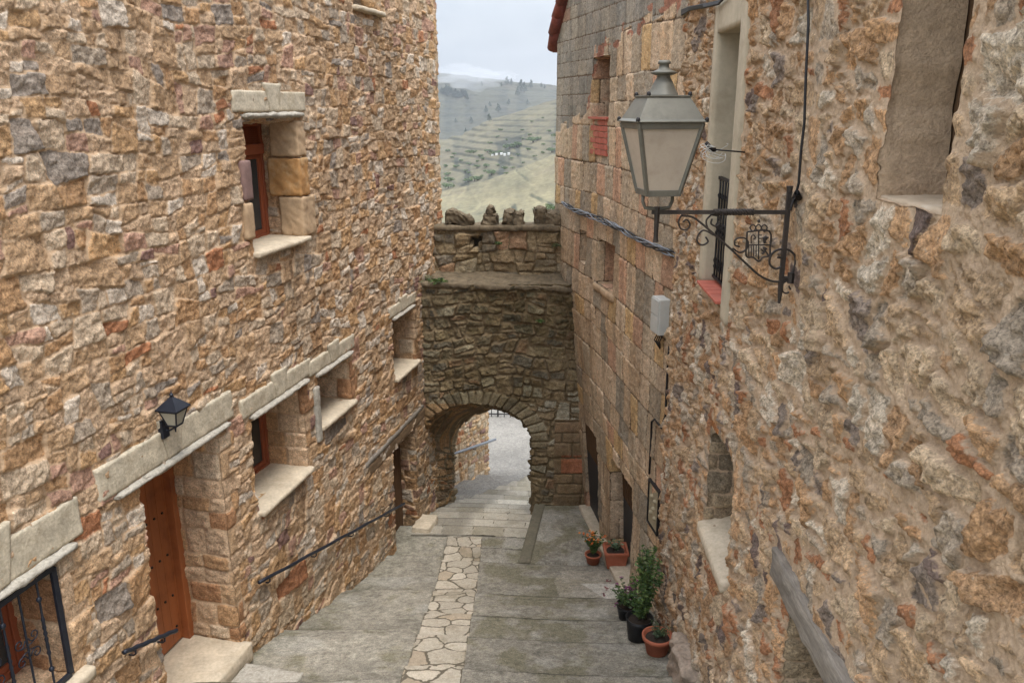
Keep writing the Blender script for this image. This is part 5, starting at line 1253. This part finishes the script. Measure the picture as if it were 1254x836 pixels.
def flowers(e, pts, size, cols, seed=1, per=6):
    rg = random.Random(seed)
    for p in pts:
        mb = MB()
        for _ in range(per):
            q = p + Vector((rg.gauss(0, 1), rg.gauss(0, 1), rg.gauss(0, .8))) * size * .8; c = rg.choice(cols)
            for k in range(5):
                a = k * 1.257 + rg.uniform(0, 1); x = Vector((math.cos(a), math.sin(a), rg.uniform(.1, .6))) * size; y = Vector((-math.sin(a), math.cos(a), 0)) * size * .5
                mb.add([q, q + x * .6 + y, q + x, q + x * .6 - y], [(0, 1, 2, 3)], c)
        mb.build('flower', M['leaf'], e, color=True)
b = at_ground(805, 799); b.x = min(b.x, 1.51)
e = pot_plant('potted_plant', 'round terracotta pot with low dark green leaves, nearest of the pots', b, .105, .155, .22, 'terracotta')
bush(e, b + Vector((0, 0, .19)), 16, .14, .16, 26, .016, [tuple(lin(c)) for c in [(66, 84, 52), (54, 70, 46), (84, 98, 66)]], seed=3)
b2 = at_ground(782, 782); b2.x = min(b2.x, 1.50)
e = pot_plant('potted_shrub', 'tall leafy green shrub in a black plastic pot', b2, .12, .155, .28, 'blackpot', rim=False)
bush(e, b2 + Vector((.06, 0, .25)), 18, .92, .22, 110, .025, GREENS, seed=5, r=.006); bush(e, b2 + Vector((.0, 0, .25)), 14, .5, .28, 90, .025, GREENS, seed=6, name='foliage')
b3 = at_ground(768, 757); b3.x = min(b3.x, 1.5)
e = pot_plant('potted_flowers', 'purple and dark red flowers trailing from a dark pot behind the shrub', b3, .1, .14, .2, 'blackpot', rim=False)
tp = bush(e, b3 + Vector((-.02, -.05, .2)), 30, .38, .30, 42, .020, GREENS, seed=7, droop=.3)
PUR = [tuple(lin(c)) for c in [(112, 48, 84), (128, 62, 104), (92, 34, 62), (146, 90, 130)]]
flowers(e, [p for p in tp[::2]] + [b3 + Vector((-.05 + .02 * k, -.06, .46)) for k in range(5)], .014, PUR, 8, 7)
RED = [tuple(lin(c)) for c in [(110, 28, 36), (86, 22, 34)]]
flowers(e, [b3 + Vector((-.27, -.02, .43)), b3 + Vector((-.30, 0, .33)), b3 + Vector((-.24, .02, .50))], .016, RED, 9, 4)
b4 = at_ground(753, 694); b4 = Vector((b4.x, b4.y, b4.z + .05))
e = pot_plant('potted_succulent', 'square terracotta planter with a grey green succulent on the door ledge', b4, .13, .165, .26, 'terracotta', square=True)
bush(e, b4 + Vector((0, 0, .24)), 9, .14, .12, 20, .026, GRN2, seed=11)
b5 = at_ground(726, 690)
e = pot_plant('potted_flowers', 'small brown pot of orange marigolds near the arch', b5, .09, .12, .15, 'terracotta')
tp = bush(e, b5 + Vector((0, 0, .14)), 26, .34, .17, 40, .020, GREENS, seed=13)
flowers(e, [p for p in tp if p.z > b5.z + .33][:14], .022, [tuple(lin(c)) for c in [(208, 110, 30), (220, 130, 40), (186, 88, 28)]], 14, 3)
# weeds on the gateway and wall joints
def weed(lab, base, h, sp, n, seed, cols=None):
    e = empty('weed', tuple(base), lab, 'weed'); bush(e, base, n, h, sp, 26, .018, cols or GREENS, seed=seed, droop=.9)
weed('drooping green weed on the left end of the gateway ledge', Vector((-1.2, 12.74, -2.72)), .25, .28, 16, 21)
weed('small green weed growing from the gateway wall below the ledge, right of centre', Vector((.45, 12.74, -3.35)), .1, .08, 6, 22)
weed('small green weed on the parapet face under the upright stones', Vector((-.25, 13.42, -2.2)), .1, .09, 6, 23)
weed('dark green weed at the right end of the parapet', Vector((.72, 13.42, -2.25)), .16, .14, 10, 24, [tuple(lin(c)) for c in [(70, 82, 46), (92, 92, 60)]])
weed('dry greenish twigs at the left end of the ledge by the house', Vector((-1.35, 12.95, -2.68)), .16, .2, 12, 25, [tuple(lin(c)) for c in [(128, 120, 92), (110, 108, 80)]])
# ================================================================== HAZE
mb = MB(); mb.box(-6000, 6000, -60, 3300, -420, 190); m = bpy.data.materials.new('haze'); m.use_nodes = True; t = m.node_tree; t.nodes.clear()
o = t.nodes.new('ShaderNodeOutputMaterial'); pv = t.nodes.new('ShaderNodeVolumePrincipled'); pv.inputs['Color'].default_value = (.86, .92, 1, 1); pv.inputs['Density'].default_value = .00016; pv.inputs['Anisotropy'].default_value = .2
t.links.new(pv.outputs[0], o.inputs['Volume'])
hz = mb.build('haze', m); tag(hz, 'thin bluish haze over the hills', None, None, 'stuff')
for k, (u_, v_, Y_, a_, b_) in enumerate([(575, 100, 1750, 60, 22), (560, 92, 1850, 70, 20), (610, 96, 1900, 45, 12)]):
    q, r = ray(u_, v_); bpy.ops.mesh.primitive_ico_sphere_add(subdivisions=4, radius=1, location=(q * Y_, Y_, r * Y_ + 4)); o = bpy.context.object; o.name = 'mist'; o.scale = (a_, 60, b_)
    for vv in o.data.vertices:
        n_ = .25 * math.sin(vv.co.x * 5 + k) * math.cos(vv.co.z * 6 + 2 * k) ; vv.co *= 1 + n_
    m = bpy.data.materials.new('mist'); m.use_nodes = True; t = m.node_tree; t.nodes.clear(); oo = t.nodes.new('ShaderNodeOutputMaterial'); pv = t.nodes.new('ShaderNodeVolumePrincipled')
    pv.inputs['Color'].default_value = (.93, .96, 1, 1); pv.inputs['Density'].default_value = .004; t.links.new(pv.outputs[0], oo.inputs['Volume']); o.data.materials.append(m); tag(o, 'low cloud drifting over the far ridge', None, None, 'stuff')
# ================================================================== LIGHT, SKY, CAMERA
SUN_EL, SUN_AZ = 68, 150      # degrees; azimuth from +Y towards +X
w = bpy.data.worlds.new('World'); C.world = w; w.use_nodes = True; t = w.node_tree; bg = t.nodes['Background']
sk = t.nodes.new('ShaderNodeTexSky'); sk.sky_type = 'NISHITA'; sk.sun_disc = False; sk.sun_elevation = math.radians(SUN_EL); sk.sun_rotation = math.radians(SUN_AZ); sk.air_density = 1.0; sk.dust_density = 4.0
tc = t.nodes.new('ShaderNodeTexCoord'); mp = t.nodes.new('ShaderNodeMapping'); mp.inputs['Scale'].default_value = (1, 1, 2.6); t.links.new(tc.outputs['Generated'], mp.inputs['Vector'])
cn = t.nodes.new('ShaderNodeTexNoise'); cn.inputs['Scale'].default_value = 3.0; cn.inputs['Detail'].default_value = 6; t.links.new(mp.outputs['Vector'], cn.inputs['Vector'])
f = mrange(t, cn.outputs['Fac'], .3, .7, 0, 1)
cl = mix(t, f, (6.6, 7.3, 8.2, 1), (10.6, 10.9, 11.4, 1))
mx = mix(t, .82, sk.outputs['Color'], cl)
sx = t.nodes.new('ShaderNodeSeparateXYZ'); t.links.new(tc.outputs['Generated'], sx.inputs[0])
zf = mrange(t, sx.outputs['Z'], 0.05, 1.0, .70, 2.9); zg = N(t, 'ShaderNodeCombineColor'); [t.links.new(zf, zg.inputs[i]) for i in range(3)]
mx = mix(t, 1.0, mx, zg.outputs[0], 'MULTIPLY'); t.links.new(mx, bg.inputs['Color']); bg.inputs['Strength'].default_value = .08
sd = bpy.data.lights.new('sun', 'SUN'); sd.energy = 1.5; sd.angle = math.radians(18); sd.color = (1, .96, .9); so = bpy.data.objects.new('sun', sd); COL.objects.link(so)
el, az = math.radians(SUN_EL), math.radians(SUN_AZ); dv = Vector((math.sin(az) * math.cos(el), math.cos(az) * math.cos(el), math.sin(el)))
so.rotation_euler = dv.to_track_quat('Z', 'Y').to_euler()
cd = bpy.data.cameras.new('camera'); cd.lens = 36 * 1000 / 1254; cd.sensor_width = 36; cd.clip_start = .05; cd.clip_end = 20000
co = bpy.data.objects.new('camera', cd); COL.objects.link(co); co.location = (0, 0, 0); co.rotation_euler = (math.radians(90) - PITCH, 0, 0); C.camera = co
C.view_settings.view_transform = 'Standard'; C.view_settings.look = 'None'; C.view_settings.gamma = 1; C.view_settings.use_curve_mapping = False; C.view_settings.exposure = .74
C.render.resolution_x = 1024; C.render.resolution_y = 682
